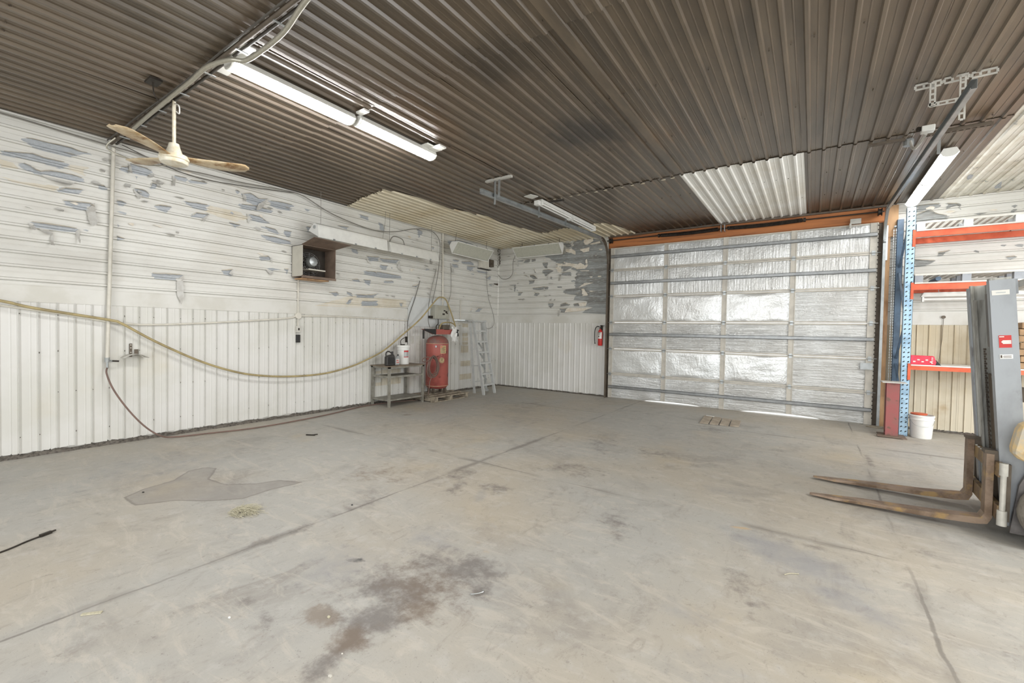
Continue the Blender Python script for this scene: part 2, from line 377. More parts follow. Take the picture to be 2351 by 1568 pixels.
    def build(s, name, mat, parent=None, smooth=False, label=None, bevel=0.0, solid=0.0):
        me = bpy.data.meshes.new(name)
        vs = s.v
        if parent is not None and WMX.get(parent.name) is not None:
            inv = WMX[parent.name].inverted(); vs = [inv @ p for p in vs]; off = None
        elif parent is None:
            lo = [min(p[i] for p in vs) for i in range(3)]; hi = [max(p[i] for p in vs) for i in range(3)]
            off = Vector(((lo[0] + hi[0]) / 2, (lo[1] + hi[1]) / 2, lo[2])); vs = [p - off for p in vs]
        else: off = None
        me.from_pydata([tuple(p) for p in vs], [], s.f); 
        bm = bmesh.new(); bm.from_mesh(me); bmesh.ops.recalc_face_normals(bm, faces=bm.faces); bm.to_mesh(me); bm.free()
        me.materials.append(M[mat] if isinstance(mat, str) else mat)
        o = bpy.data.objects.new(name, me); link(o)
        if off is not None: o.location = off; WMX[o.name] = Matrix.Translation(off)
        if parent is not None:
            o.parent = parent
            if parent.name in WMX: WMX[o.name] = WMX[parent.name]
        if smooth:
            for p in me.polygons: p.use_smooth = True
            md = None
            try:
                me.set_sharp_from_angle(angle=math.radians(40))
            except Exception: pass
        if solid:
            md = o.modifiers.new('solid', 'SOLIDIFY'); md.thickness = solid; md.offset = 0
        if bevel:
            md = o.modifiers.new('bevel', 'BEVEL'); md.width = bevel; md.segments = 2; md.limit_method = 'ANGLE'
        if label: o['label'] = label
        return o
def tag(o, label, cat, group=None, kind=None):
    o['label'] = label; o['category'] = cat
    if group: o['group'] = group
    if kind: o['kind'] = kind
    return o
def thing(name, label, cat, loc, rotz=0.0, group=None):
    o = bpy.data.objects.new(name, None); link(o); o.empty_display_size = 0.1
    o.location = loc; o.rotation_euler = (0, 0, rotz)
    WMX[o.name] = Matrix.Translation(loc) @ Matrix.Rotation(rotz, 4, 'Z')
    return tag(o, label, cat, group)
def struct(name, mb, mat, **k):
    o = mb.build(name, mat, **k); o['kind'] = 'structure'; return o
def struct_empty(name, loc=(0, 0, 0)):
    o = bpy.data.objects.new(name, None); link(o); o.location = loc; o['kind'] = 'structure'
    WMX[o.name] = Matrix.Translation(loc); return o

# ------------------------------------------------------------------ room shell
RX, RY0, RY1, RH = 13.2, -4.5, 10.37, 4.026
PIT = 0.158
def prof_rib(u, depth=0.020, w0=0.003, w1=0.024, w2=0.036, groove=0.014):
    """height of a sheet at distance u from a rib's steep edge; a narrow groove runs under the rib"""
    u = u % PIT
    if groove and u > PIT - 0.011: return -groove if u > PIT - 0.008 else -groove * (u - PIT + 0.011) / 0.003
    if groove and u < w0: return -groove + (depth + groove) * u / w0
    if u < w0: return depth * u / w0
    if u < w1: return depth
    if u < w2: return depth * (w2 - u) / (w2 - w1)
    m = abs(u - 0.095)
    return 0.0025 if m < 0.004 else (0.0025 * (0.009 - m) / 0.005 if m < 0.009 else 0.0)
BR = [0.0, 0.003, 0.024, 0.036, 0.086, 0.091, 0.099, 0.104, 0.147, 0.150]
def breaks(a, b, phase, pit=PIT, br=BR):
    out = {round(a, 5), round(b, 5)}
    k = math.floor((a - phase) / pit) - 1
    while phase + k * pit < b:
        for u in br:
            t = phase + k * pit + u
            if a < t < b: out.add(round(t, 5))
        k += 1
    return sorted(out)
CB = [0.0, 0.012, 0.036, 0.048, 0.092, 0.096, 0.102, 0.106]
def prof_ceil(u):
    u = u % PIT
    if u < 0.012: return 0.022 * u / 0.012
    if u < 0.036: return 0.022
    if u < 0.048: return 0.022 * (0.048 - u) / 0.012
    m = abs(u - 0.099)
    return 0.003 if m < 0.003 else (0.003 * (0.007 - m) / 0.004 if m < 0.007 else 0.0)
ZPH, YPH, XPH, CPH = 2.09, 0.93, 0.32, 7.69
TRIM0, TRIM1 = 1.845, 2.05

# wall backings (solid, outside the sheets)
floor_b = MB().box(-0.35, RX + .35, RY0 - .35, RY1 + 0.02, -0.30, -0.02)
struct('trim_9', floor_b, 'gravel')
wl = struct('wall_left', MB().box(-0.30, -0.022, RY0 - .2, RY1 + .3, -0.02, RH + .15), 'plaster')
wb = struct('wall_back', MB().box(-0.022, 3.40, RY1 + .022, RY1 + .3, -0.02, RH + .15).box(8.76, RX, RY1 + .022, RY1 + .3, -0.02, RH + .15), 'plaster')
# right wall, with an opening made up for the added side light
wr = struct('wall_right', MB().box(RX, RX + .3, RY0 - .2, 3.3, -0.02, RH + .15).box(RX, RX + .3, 7.9, RY1 + .3, -0.02, RH + .15).box(RX, RX + .3, 3.3, 7.9, 3.6, RH + .15), 'plaster')
# rear wall, its opening invented to go with the fill light behind the camera
wf = struct('wall_front', MB().box(0, 2.4, RY0 - .3, RY0, -0.02, RH + .15).box(10, RX, RY0 - .3, RY0, -0.02, RH + .15).box(2.4, 10, RY0 - .3, RY0, 3.7, RH + .15), 'plaster')

def sheet_v(name, parent, mat, axis, a0, a1, z0, z1, phase, jag=0.0):
    """vertical ribs on a wall; axis 'y' = left wall, 'x' = back wall"""
    bs = breaks(a0, a1, phase); rows = []
    dz = random.uniform(-0.002, 0.002)
    bot = [(z0 + (random.uniform(0, jag) if jag else 0)) for _ in bs]
    for zi in (0, 1):
        r = []
        for a, zb in zip(bs, bot):
            d = prof_rib(a - phase, 0.015, .003, .015, .022, 0.004) + 0.001 + dz
            z = zb if zi == 0 else z1
            r.append((d, a, z) if axis == 'y' else (a, RY1 - d, z))
        rows.append(r)
    return MB().sheet(rows).build(name, mat, parent)
def sheet_h(name, parent, mat, axis, a0, a1, z0, z1):
    zs = breaks(z0, z1, ZPH); rows = []
    dz = random.uniform(0, 0.003)
    na = max(2, int((a1 - a0) / 0.5))
    for z in zs:
        d = prof_rib(z - ZPH) + dz
        rows.append([((d, a, z) if axis == 'y' else (a, RY1 - d, z)) for a in [a0 + (a1 - a0) * k / na for k in range(na + 1)]])
    return MB().sheet(rows).build(name, mat, parent)
# lower sheets
y = YPH - PIT * 35 + 0.036
while y < RY1 - 0.02:
    y1 = min(y + PIT * 6, RY1)
    sheet_v('wall_panel', wl, 'wall', 'y', y, y1 + (0.004 if y1 < RY1 else 0), 0.045, TRIM0 + .01, YPH, 0.02); y = y1
for (xa, xb) in ((0.0, 3.40), (8.76, RX)):
    x = xa
    while x < xb - 0.02:
        x1 = min(x + PIT * 6, xb); sheet_v('wall_panel', wb, 'wall' if xa < 1 else 'wall_cream', 'x', x, x1, 0.03, TRIM0 + .01, XPH, 0.015); x = x1
# upper sheets with horizontal ribs
for zr in range(3):
    z0 = [TRIM1 - .02, ZPH + PIT * 5 - .01, ZPH + PIT * 9 - .01][zr]; z1 = [ZPH + PIT * 5, ZPH + PIT * 9, RH][zr]
    for (ya, yb) in ((-4.5, -1.3), (-1.3, 1.74), (1.74, 4.9), (4.9, 7.95), (7.95, RY1)):
        sheet_h('wall_panel', wl, 'wall_up', 'y', ya, yb, z0, z1)
    for (xa, xb) in ((0.0, 1.75), (1.75, 3.40), (8.76, 10.9), (10.9, RX)):
        sheet_h('wall_panel', wb, 'wall_up', 'x', xa, xb, z0, z1)
# flat flashing band between them
struct('trim_1', MB().box(-0.012, 0.012, RY0, RY1, TRIM0, TRIM1).box(0.012, 0.017, RY0, RY1, TRIM1 - .012, TRIM1), 'band')
struct('trim_2', MB().box(0.0, 3.40, RY1 - .012, RY1 + .012, TRIM0, TRIM1).box(0.0, 3.40, RY1 - .017, RY1 - .012, TRIM1 - .012, TRIM1), 'band')
struct('trim_3', MB().box(8.76, RX, RY1 - .012, RY1 + .012, TRIM0, TRIM1), 'band')
# corner flashings
struct('trim_4', MB().prism([(0.0, RY1, 0), (0.03, RY1, 0), (0, RY1 - .03, 0)], (0, 0, RH)), 'band')
struct('trim_5', MB().box(3.385, 3.415, RY1 - .03, RY1 + .03, 0.0, 3.9), 'band')
# dirt line along the foot of the walls
def dirt(axis, a0, a1, h):
    m = MB(); n = int((a1 - a0) / 0.09); rows = [[], [], []]
    for k in range(n + 1):
        a = a0 + (a1 - a0) * k / n; w = 0.02 + 0.028 * random.random(); hh = h * random.uniform(.55, 1.2)
        for i, (d, z) in enumerate(((-0.01, hh), (w * .35, hh * .6), (w, 0.0))):
            rows[i].append((d, a, z) if axis == 'y' else (a, RY1 - d, z))
    return m.sheet(rows)
struct('baseboard_left', dirt('y', RY0, RY1, 0.05), 'gravel')
struct('baseboard_back', dirt('x', 0.0, 3.45, 0.035), 'gravel')
struct('baseboard_right', dirt('x', 8.8, RX, 0.035), 'gravel')

# ceiling: sheets with ribs running to the back wall, three rows lapped at y = 3.05 and 6.91
ce = struct('ceiling', MB().box(-.3, RX + .3, RY0 - .3, RY1 + .3, RH + .03, RH + .14), 'brown_steel')
def ceil_sheet(x0, x1, y0, y1, mat, dz, parent=ce, label=None):
    xs = breaks(x0, x1, CPH, PIT, CB); rows = []
    n = max(1, int((y1 - y0) / 0.8))
    wob = random.uniform(0, 6)
    for k in range(n + 1):
        yy = y0 + (y1 - y0) * k / n
        rows.append([(x, yy, RH - prof_ceil(x - CPH) - dz - 0.003 * math.sin(yy * 1.7 + wob + x)) for x in xs])
    return MB().sheet(rows).build('ceiling_panel', mat, parent, label=label)
x = CPH - PIT * 49 - 0.05
cols = []
while x < RX:
    cols.append((max(x, 0.0), min(x + PIT * 6, RX))); x += PIT * 6
for r, (ya, yb, dz) in enumerate(((-4.5, 1.77, 0.001), (1.77, 3.05, 0.009), (3.05, 6.91, 0.001), (6.91, RY1, 0.009))):
    for (x0, x1) in cols:
        if x1 - x0 < .02: continue
        mat = 'ceil'
        if r == 3 and x1 > 5.93 and x0 < 7.50:
            if x0 < 5.93: ceil_sheet(x0, 5.93, ya, yb, mat, dz)
            if x1 > 7.50: ceil_sheet(7.50, x1, ya, yb, mat, dz)
            continue
        if x0 > 9.0: mat = 'ceil_old'
        ceil_sheet(x0, x1, ya, yb + (0.02 if r < 3 else 0), mat, dz + random.uniform(0, .002))
ceil_sheet(5.93, 6.72, 6.89, RY1, 'ceil_white', 0.013, label='clean white corrugated ceiling sheet')
ceil_sheet(6.72, 7.50, 6.89, RY1, 'ceil_white', 0.014, label='clean white corrugated ceiling sheet beside the first one')

# ------------------------------------------------------------------ peeled paint, read as pieces of the walls and ceiling
LEFT_PEELS = """
b 0.97,3.75 1.06,3.77 1.19,3.77 1.28,3.78 1.40,3.78 1.45,3.76 1.56,3.77 1.44,3.71 1.38,3.66 1.31,3.66 1.16,3.66 1.05,3.67 0.99,3.71
b 0.80,3.54 0.89,3.56 1.07,3.60 1.13,3.58 1.24,3.58 1.35,3.58 1.34,3.52 1.29,3.49 1.13,3.51 0.96,3.51 0.80,3.50
b 0.95,3.46 1.01,3.46 1.07,3.42 1.10,3.40 1.18,3.44 1.29,3.45 1.39,3.45 1.51,3.43 1.49,3.39 1.41,3.37 1.30,3.37 1.16,3.38 1.08,3.36 0.97,3.38
f 1.11,3.36 1.30,3.36 1.41,3.36 1.36,3.30 1.29,3.30 1.22,3.32
b 1.29,3.27 1.39,3.28 1.49,3.29 1.44,3.22 1.34,3.21 1.26,3.20
b 1.61,3.39 1.69,3.40 1.71,3.36 1.67,3.34 1.63,3.35
b 1.29,3.11 1.44,3.13 1.58,3.14 1.51,3.04 1.44,3.03 1.31,3.06
f 1.51,3.04 1.59,3.15 1.61,2.88 1.57,2.85 1.54,2.87
b 1.02,2.79 1.16,2.80 1.29,2.80 1.45,2.79 1.41,2.74 1.29,2.73 1.16,2.73 1.07,2.73
f 1.01,2.78 1.08,2.72 1.06,2.69 1.03,2.71
f 1.10,2.72 1.16,2.74 1.21,2.70 1.20,2.66 1.15,2.67
f 1.20,2.69 1.22,2.70 1.22,2.54 1.19,2.54
f 1.41,2.75 1.45,2.79 1.45,2.62 1.44,2.60
b 1.85,3.70 1.93,3.72 1.92,3.64 1.84,3.65
b 1.95,3.77 2.16,3.76 2.19,3.72 2.14,3.66 2.04,3.65 1.94,3.65
f 1.93,3.77 1.96,3.74 1.96,3.63 1.93,3.63
f 2.14,3.68 2.21,3.72 2.19,3.64 2.15,3.63
b 2.00,3.62 2.03,3.62 2.02,3.58
b 2.44,3.76 2.59,3.77 2.60,3.71 2.47,3.71
f 2.42,3.75 2.46,3.72 2.44,3.60 2.41,3.60
b 2.63,3.75 2.76,3.77 2.87,3.77 2.76,3.73 2.64,3.71
b 1.99,3.45 2.10,3.46 2.16,3.41 2.13,3.36 2.07,3.36
f 1.98,3.44 2.06,3.36 2.04,3.31 2.00,3.36
b 2.18,3.58 2.24,3.58 2.23,3.51 2.16,3.49
f 2.23,3.59 2.27,3.58 2.28,3.53 2.24,3.54
b 1.81,3.24 1.85,3.25 1.91,3.23 1.88,3.18 1.82,3.18
b 2.56,3.42 2.73,3.44 2.88,3.44 2.82,3.35 2.69,3.35 2.57,3.37
b 2.21,3.27 2.29,3.30 2.42,3.30 2.34,3.20 2.27,3.22
b 2.69,3.29 2.88,3.30 2.80,3.23 2.65,3.21
f 2.88,3.30 2.80,3.16 2.78,3.21
b 2.17,2.32 2.35,2.34 2.55,2.34 2.47,2.25 2.19,2.25
f 2.47,2.25 2.55,2.34 2.55,2.04 2.52,1.91 2.47,2.04
b 1.81,2.77 1.89,2.75 1.82,2.71
b 3.16,3.24 3.33,3.24 3.25,3.17
b 3.05,2.47 3.22,2.51 3.20,2.40 3.11,2.41
f 3.15,2.43 3.21,2.51 3.20,2.40
b 1.82,2.93 1.84,2.91 1.81,2.88
c 1.35,3.57 1.45,3.58 1.54,3.59 1.49,3.54 1.51,3.47 1.36,3.50
c 2.88,3.44 3.06,3.44 3.31,3.44 3.45,3.38 3.27,3.27 3.06,3.29 2.82,3.34
c 0.80,3.45 0.89,3.44 0.95,3.38 0.90,3.37 0.80,3.36
c 0.81,3.26 0.95,3.24 1.13,3.26 1.28,3.27 1.22,3.20 1.06,3.21 0.91,3.21
b 3.35,3.74 3.48,3.79 3.61,3.73 3.76,3.77 3.64,3.65 3.57,3.58 3.44,3.64
f 3.76,3.77 3.66,3.60 3.58,3.52 3.54,3.52 3.59,3.63
f 3.35,3.75 3.42,3.73 3.38,3.60 3.36,3.66
b 3.78,3.74 3.96,3.77 4.19,3.77 4.13,3.65 3.96,3.64 3.79,3.66
b 3.32,3.57 3.55,3.60 3.84,3.59 3.81,3.53 3.64,3.52 3.32,3.50
b 3.46,3.44 3.64,3.44 3.77,3.36 3.64,3.34 3.48,3.35
f 3.42,3.44 3.48,3.39 3.44,3.27 3.43,3.32
b 3.71,3.29 3.89,3.28 3.95,3.22 3.92,3.19 3.77,3.23
b 4.03,3.29 4.17,3.30 4.13,3.18 4.05,3.20
b 3.66,3.14 3.87,3.15 4.16,3.12 4.18,3.07 3.92,3.04 3.71,3.07
b 4.44,3.44 4.60,3.47 4.57,3.37 4.45,3.35
b 3.61,2.77 3.78,2.81 3.82,2.75 3.66,2.71
f 3.79,2.78 3.83,2.78 3.81,2.66
b 3.71,2.59 3.85,2.61 3.99,2.60 3.83,2.56
f 3.71,2.59 3.85,2.55 3.79,2.48
b 4.04,2.62 4.12,2.63 4.09,2.54
b 4.40,3.76 4.52,3.76 4.46,3.72
b 5.56,3.92 5.79,3.92 5.76,3.84 5.59,3.86
b 5.67,2.79 6.05,2.82 6.68,2.80 6.66,2.74 6.20,2.70 5.71,2.72
b 5.72,3.10 6.08,3.13 6.05,3.05 5.84,3.01
f 5.72,3.09 5.80,3.00 5.82,2.93 5.75,3.00
b 6.05,3.10 6.62,3.15 6.54,3.05 6.16,3.04
f 6.62,3.13 6.64,2.89 6.54,2.97
b 6.09,2.97 6.31,2.98 6.24,2.88 6.11,2.88
b 6.22,2.64 6.43,2.67 6.47,2.62 6.22,2.60
b 5.38,2.58 5.54,2.61 5.61,2.55 5.47,2.55
f 5.38,2.57 5.57,2.46 5.47,2.52
b 5.67,2.61 5.86,2.62 5.83,2.50 5.72,2.55
b 4.89,2.28 5.07,2.31 5.13,2.26 5.04,2.22
b 5.29,2.33 5.41,2.31 5.43,2.24 5.32,2.26
b 5.48,2.29 5.88,2.32 6.04,2.35 5.95,2.25 5.51,2.23
b 5.64,2.17 6.04,2.20 6.03,2.09 5.64,2.07
b 5.32,2.19 5.43,2.20 5.35,2.08 5.27,2.09
b 5.37,3.20 5.53,3.20 5.55,3.11 5.43,3.13
b 5.06,3.59 5.33,3.62 5.27,3.56
b 6.04,3.86 6.18,3.83 6.21,3.70 6.09,3.71
b 7.14,3.94 7.32,3.92 7.28,3.85 7.19,3.75
b 6.63,2.19 6.75,2.20 6.69,2.10
b 7.00,2.60 7.21,2.68 7.12,2.58
b 7.38,3.06 7.56,3.07 7.47,3.02
c 4.61,2.01 5.38,2.25 6.83,2.27 6.84,2.11 6.06,2.04
b 8.18,3.86 8.39,3.90 8.53,3.95 8.96,3.95 9.21,3.94 9.18,3.90 8.82,3.87 8.50,3.90 8.37,3.78 8.21,3.76
b 8.36,3.42 8.63,3.43 8.57,3.38 8.38,3.37
b 8.69,3.41 9.06,3.47 9.22,3.42 9.19,3.37 8.71,3.36
b 8.33,3.30 8.54,3.32 8.60,3.24 8.41,3.21
f 8.31,3.22 8.41,3.21 8.38,3.08 8.32,3.08
b 8.92,3.32 9.28,3.35 9.07,3.20 8.95,3.23
b 9.36,3.26 9.87,3.26 9.77,3.22 9.41,3.21
b 9.74,3.08 9.87,3.17 9.99,3.17 9.96,3.06
b 9.37,2.23 9.63,2.24 9.50,2.13 9.33,2.12
b 9.14,2.20 9.17,2.19 9.13,2.11 9.08,2.12
s 10.08,2.98 10.41,3.01 10.38,2.94 10.18,2.95
s 10.30,4.07 10.38,4.08 10.40,3.45 10.32,3.46 10.33,3.74
"""
BACK_PEELS = """
b 2.57,4.01 2.96,4.01 3.18,3.96 3.37,3.82 3.39,3.67 3.43,2.07 2.74,2.11 2.82,2.23 3.02,2.25 2.74,2.29 2.87,2.42 2.45,2.45 2.55,2.57 2.12,2.66 2.27,2.75 2.50,2.75 2.49,2.92 2.50,3.04 2.55,3.19 2.36,3.28 2.46,3.33 2.16,3.21 2.08,3.36 1.98,3.44 1.70,3.61 1.52,3.69 1.70,3.68 2.16,3.68 2.20,3.71 2.38,3.81 2.43,3.96
w 2.21,3.80 2.38,3.80 2.52,3.72 2.51,3.63 2.35,3.69 2.23,3.72
w 2.75,3.99 2.99,3.99 3.01,3.93 2.83,3.86 2.75,3.87
w 2.87,3.88 3.18,3.91 3.20,3.86 2.96,3.85
w 2.64,3.76 2.90,3.79 2.90,3.69 2.74,3.67 2.65,3.73
w 1.94,3.45 2.21,3.41 2.22,3.45 2.43,3.41 2.58,3.38 2.65,3.42 2.78,3.33 2.85,3.29 2.78,3.25 2.57,3.25 2.38,3.34 1.98,3.37
w 2.79,3.47 2.83,3.50 2.86,3.32 2.80,3.26
w 1.93,3.32 2.00,3.37 2.10,3.31 2.12,3.22 2.00,3.22
w 2.70,2.73 2.76,2.74 2.90,2.56 2.73,2.55
w 2.61,2.76 2.77,2.88 3.05,2.88 2.73,2.80
w 2.62,2.38 2.77,2.39 2.87,2.38 2.84,2.29 2.66,2.29
w 2.25,2.17 2.32,2.25 2.76,2.24 3.02,2.24 2.78,2.17 2.44,2.14 2.24,2.13
w 2.65,3.21 2.91,3.20 2.91,3.18 2.65,3.19
w 2.92,3.05 3.00,3.04 2.98,3.01 2.92,3.02
w 3.14,3.05 3.24,3.04 3.24,3.01 3.15,3.01
b 0.64,3.62 0.87,3.62 0.85,3.58 0.71,3.59 0.68,3.59
f 0.68,3.59 0.72,3.58 0.73,3.45 0.70,3.45
b 0.93,3.63 1.09,3.63 1.07,3.54 0.89,3.54
b 1.14,3.62 1.28,3.62 1.27,3.56 1.16,3.55
b 1.50,3.49 1.67,3.49 1.64,3.34 1.58,3.35 1.52,3.43
b 1.49,3.29 1.71,3.31 1.86,3.26 1.71,3.18 1.62,3.12 1.51,3.22
f 1.68,3.18 1.71,3.18 1.68,2.99 1.65,3.09
f 2.02,3.16 2.09,3.12 2.07,2.96 2.02,2.97
b 1.08,3.18 1.27,3.18 1.36,3.07 1.19,3.06
b 1.23,3.34 1.27,3.33 1.30,3.23 1.25,3.24
b 1.06,3.04 1.27,3.03 1.23,2.95 1.08,2.93
b 1.18,2.82 1.56,2.84 1.58,2.77 1.43,2.75 1.22,2.77
b 1.56,2.84 1.70,2.83 1.69,2.77 1.58,2.77
b 0.71,2.71 0.88,2.71 0.77,2.62 0.71,2.62
b 1.26,2.69 1.43,2.67 1.34,2.59 1.25,2.61
b 1.70,2.39 1.88,2.38 1.86,2.29 1.79,2.24 1.72,2.31
b 2.09,2.35 2.25,2.39 2.37,2.33 2.32,2.30 2.09,2.29
b 2.47,2.35 2.64,2.37 2.64,2.29 2.49,2.29
b 2.07,2.23 2.29,2.23 2.24,2.13 2.10,2.13
f 2.01,2.19 2.07,2.19 2.06,2.02 2.01,2.04
b 0.57,2.90 0.63,2.90 0.61,2.74 0.57,2.75
b 0.41,2.94 0.63,2.94 0.62,2.91 0.45,2.92
b 2.16,3.97 2.35,3.96 2.37,3.87 2.30,3.84 2.18,3.88
b 0.63,2.79 0.71,2.79 0.69,2.76
b 1.97,2.83 2.10,2.83 2.13,2.78 1.99,2.79
b 1.75,3.10 1.82,3.09 1.81,3.03 1.75,3.05
b 0.90,3.19 1.00,3.18 1.08,3.12
b 2.09,3.19 2.37,3.20 2.38,3.09 2.12,3.11
s -0.05,4.09 0.04,4.06 0.06,3.58 -0.01,3.43 -0.04,3.44
b 9.10,3.93 9.25,3.94 9.41,3.93 9.40,3.88 9.28,3.85 9.10,3.82
b 9.07,3.77 9.28,3.85 9.36,3.76 9.52,3.71 9.48,3.64 9.36,3.67 9.21,3.65 9.08,3.64
b 9.48,3.92 9.64,3.90 9.66,3.79 9.64,3.79 9.62,3.88 9.57,3.86 9.49,3.82
b 9.39,3.09 9.55,3.12 9.44,3.03 9.40,3.03
b 9.09,3.00 9.38,2.96 9.25,2.87 9.10,2.86
b 10.20,2.95 10.29,2.96 10.33,2.94 10.24,2.90
b 10.25,3.71 10.31,3.71 10.27,3.66 10.23,3.67
"""

CEIL_PEELS = """
cream -0.10,5.29 0.27,5.21 0.74,5.08 1.55,4.96 1.67,5.60 1.72,6.48 1.98,7.28 1.89,7.86 2.05,8.51 2.12,9.17 2.39,9.17 2.81,9.00 3.39,9.05 3.58,8.94 3.79,8.97 3.92,9.14 4.01,9.56 4.10,9.95 4.12,10.40 2.04,10.40 -0.10,10.40
b 9.46,9.03 9.54,9.10 9.55,9.29 9.51,9.35
b 9.93,9.80 9.95,9.65 10.05,10.09 9.97,10.09
"""
def spans(poly, t):
    """crossings of a polygon (s, t) with the line t = const"""
    xs = []
    n = len(poly)
    for i in range(n):
        (s0, t0), (s1, t1) = poly[i], poly[(i + 1) % n]
        if (t0 <= t < t1) or (t1 <= t < t0): xs.append(s0 + (s1 - s0) * (t - t0) / (t1 - t0))
    xs.sort(); return xs
def jit(t, k, a):
    q = math.sin(round(t * 110) * 12.9898 + k * 78.233) * 43758.5453
    return a * (math.sin(t * 61.7 + k * 2.3) * .5 + (q - math.floor(q) - .5) * 1.6)
POFF = [0.0]
def conform(poly, brk, put, jitter=0.02, step=0.02):
    """strips of a polygon laid on a profiled sheet; put(s, t) gives the 3D point"""
    ts = [p[1] for p in poly]; t0, t1 = min(ts), max(ts)
    tt = sorted({round(t0 + 1e-4, 5), round(t1 - 1e-4, 5)} | {b for b in brk(t0, t1)} | {round(t0 + step * k, 5) for k in range(1, int((t1 - t0) / step) + 1)})
    m = MB()
    for a, b in zip(tt, tt[1:]):
        if b - a < 1e-4: continue
        A = spans(poly, a + 1e-5); B = spans(poly, b - 1e-5)
        if len(A) != len(B): C = spans(poly, (a + b) / 2); A = B = C
        for k in range(0, len(A) - 1, 2):
            l0, r0 = A[k] + jit(a, k, jitter), A[k + 1] + jit(a, k + 1, jitter)
            l1, r1 = B[k] + jit(b, k, jitter), B[k + 1] + jit(b, k + 1, jitter)
            if r0 < l0: l0 = r0 = (l0 + r0) / 2
            if r1 < l1: l1 = r1 = (l1 + r1) / 2
            m.add([put(l0, a), put(r0, a), put(r1, b), put(l1, b)], [(0, 1, 2, 3)])
    return m
def wall_put(axis, off):
    def put(s, t):
        d = (max(prof_rib(t - ZPH), -.006) if t > TRIM1 else 0.012) + 0.0035 + off
        return (d, s, t) if axis == 'y' else (s, RY1 - d, t)
    return put
def flap_put(axis, zt, zb, curl):
    def put(s, t):
        k = (zt - t) / max(zt - zb, 1e-3)
        d = 0.020 + curl * k * k + 0.01 * math.sin(s * 40) * k
        return (d, s, t) if axis == 'y' else (s, RY1 - d, t)
    return put
def flake_put(axis, cs, ct, r, lift):
    def put(s, t):
        k = min(1.0, math.hypot(s - cs, t - ct) / r)
        d = 0.022 + lift * k * k
        return (d, s, t) if axis == 'y' else (s, RY1 - d, t)
    return put
NAMES = {'b': 'peeled_patch', 'f': 'hanging_paint_flap', 'w': 'loose_paint_flake', 'c': 'yellowed_patch', 's': 'soot_streak'}
def peels(txt, axis, parent, bmat):
    for line in txt.strip().split('\n'):
        k, *pts = line.split(); poly = [tuple(map(float, p.split(','))) for p in pts]
        zt = max(p[1] for p in poly); zb = min(p[1] for p in poly)
        POFF[0] = (POFF[0] + .00013) % .001
        brk = lambda a, b: [q for q in breaks(a, b, ZPH) if a < q < b]
        if k == 'f': m = conform(poly, brk, flap_put(axis, zt, zb, random.uniform(.03, .07)), 0.004, 0.03)
        elif k == 'w':
            cs = sum(p[0] for p in poly) / len(poly); ct = (zt + zb) / 2
            m = conform(poly, brk, flake_put(axis, cs, ct, max(0.1, (zt - zb)), random.uniform(.01, .035)), 0.012, 0.02)
        else: m = conform(poly, brk, wall_put(axis, {'c': 0.0, 'b': .0012, 's': .0024}[k] + POFF[0]), min(.03, .09 * (max(p[0] for p in poly) - min(p[0] for p in poly))) + .003, 0.014)
        if not m.f: continue
        far = axis == 'x'
        mat = {'b': 'exposed_far' if far else 'exposed', 'f': 'flap', 'w': 'flake', 'c': 'cream_paint', 's': 'soot'}[k]
        m.build(NAMES[k], mat, parent)
        if k == 'b' and (zt - zb) > 0.06:
            # a torn lip of paint standing off the upper edge
            rows = [[], []]; A = []
            ss = sorted(set([p[0] for p in poly])); s0, s1 = ss[0], ss[-1]
            n = max(4, int((s1 - s0) / .05))
            for q in range(n + 1):
                s = s0 + (s1 - s0) * (0.06 + .88 * q / n)
                zz = sorted(spans([(p[1], p[0]) for p in poly], s))
                if not zz: continue
                z = zz[-1]; w = (0.014 + 0.018 * random.random()) * math.sin(PI * (0.1 + .8 * q / n))
                rows[0].append((.008, s, z + .010) if not far else (s, RY1 - .008, z + .010)); rows[1].append((0.024 + w * .8, s, z - w * .5) if not far else (s, RY1 - .024 - w * .8, z - w * .5))
            if len(rows[0]) > 2: MB().sheet(rows).build('torn_paint_edge', 'flake', parent)
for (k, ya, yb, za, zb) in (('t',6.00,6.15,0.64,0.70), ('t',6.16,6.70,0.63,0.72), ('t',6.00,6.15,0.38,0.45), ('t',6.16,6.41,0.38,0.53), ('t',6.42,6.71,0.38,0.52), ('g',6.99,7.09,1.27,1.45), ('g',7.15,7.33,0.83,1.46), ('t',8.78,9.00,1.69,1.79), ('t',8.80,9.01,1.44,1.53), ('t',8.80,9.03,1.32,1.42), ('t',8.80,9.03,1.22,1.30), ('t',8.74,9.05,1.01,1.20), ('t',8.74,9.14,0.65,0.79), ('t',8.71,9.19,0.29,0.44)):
    MB().sheet([[(prof_rib(a - YPH, 0.015, .003, .015, .022, 0.004) + .005, a, z) for a in breaks(ya, yb, YPH)] for z in (za, zb)]).build('toned_rectangle', 'tan_patch' if k == 't' else 'grey_patch', wl)  # tan and pale grey rectangles laid on the lower left wall
peels(LEFT_PEELS, 'y', wl, 'exposed')
peels(BACK_PEELS, 'x', wb, 'exposed_far')
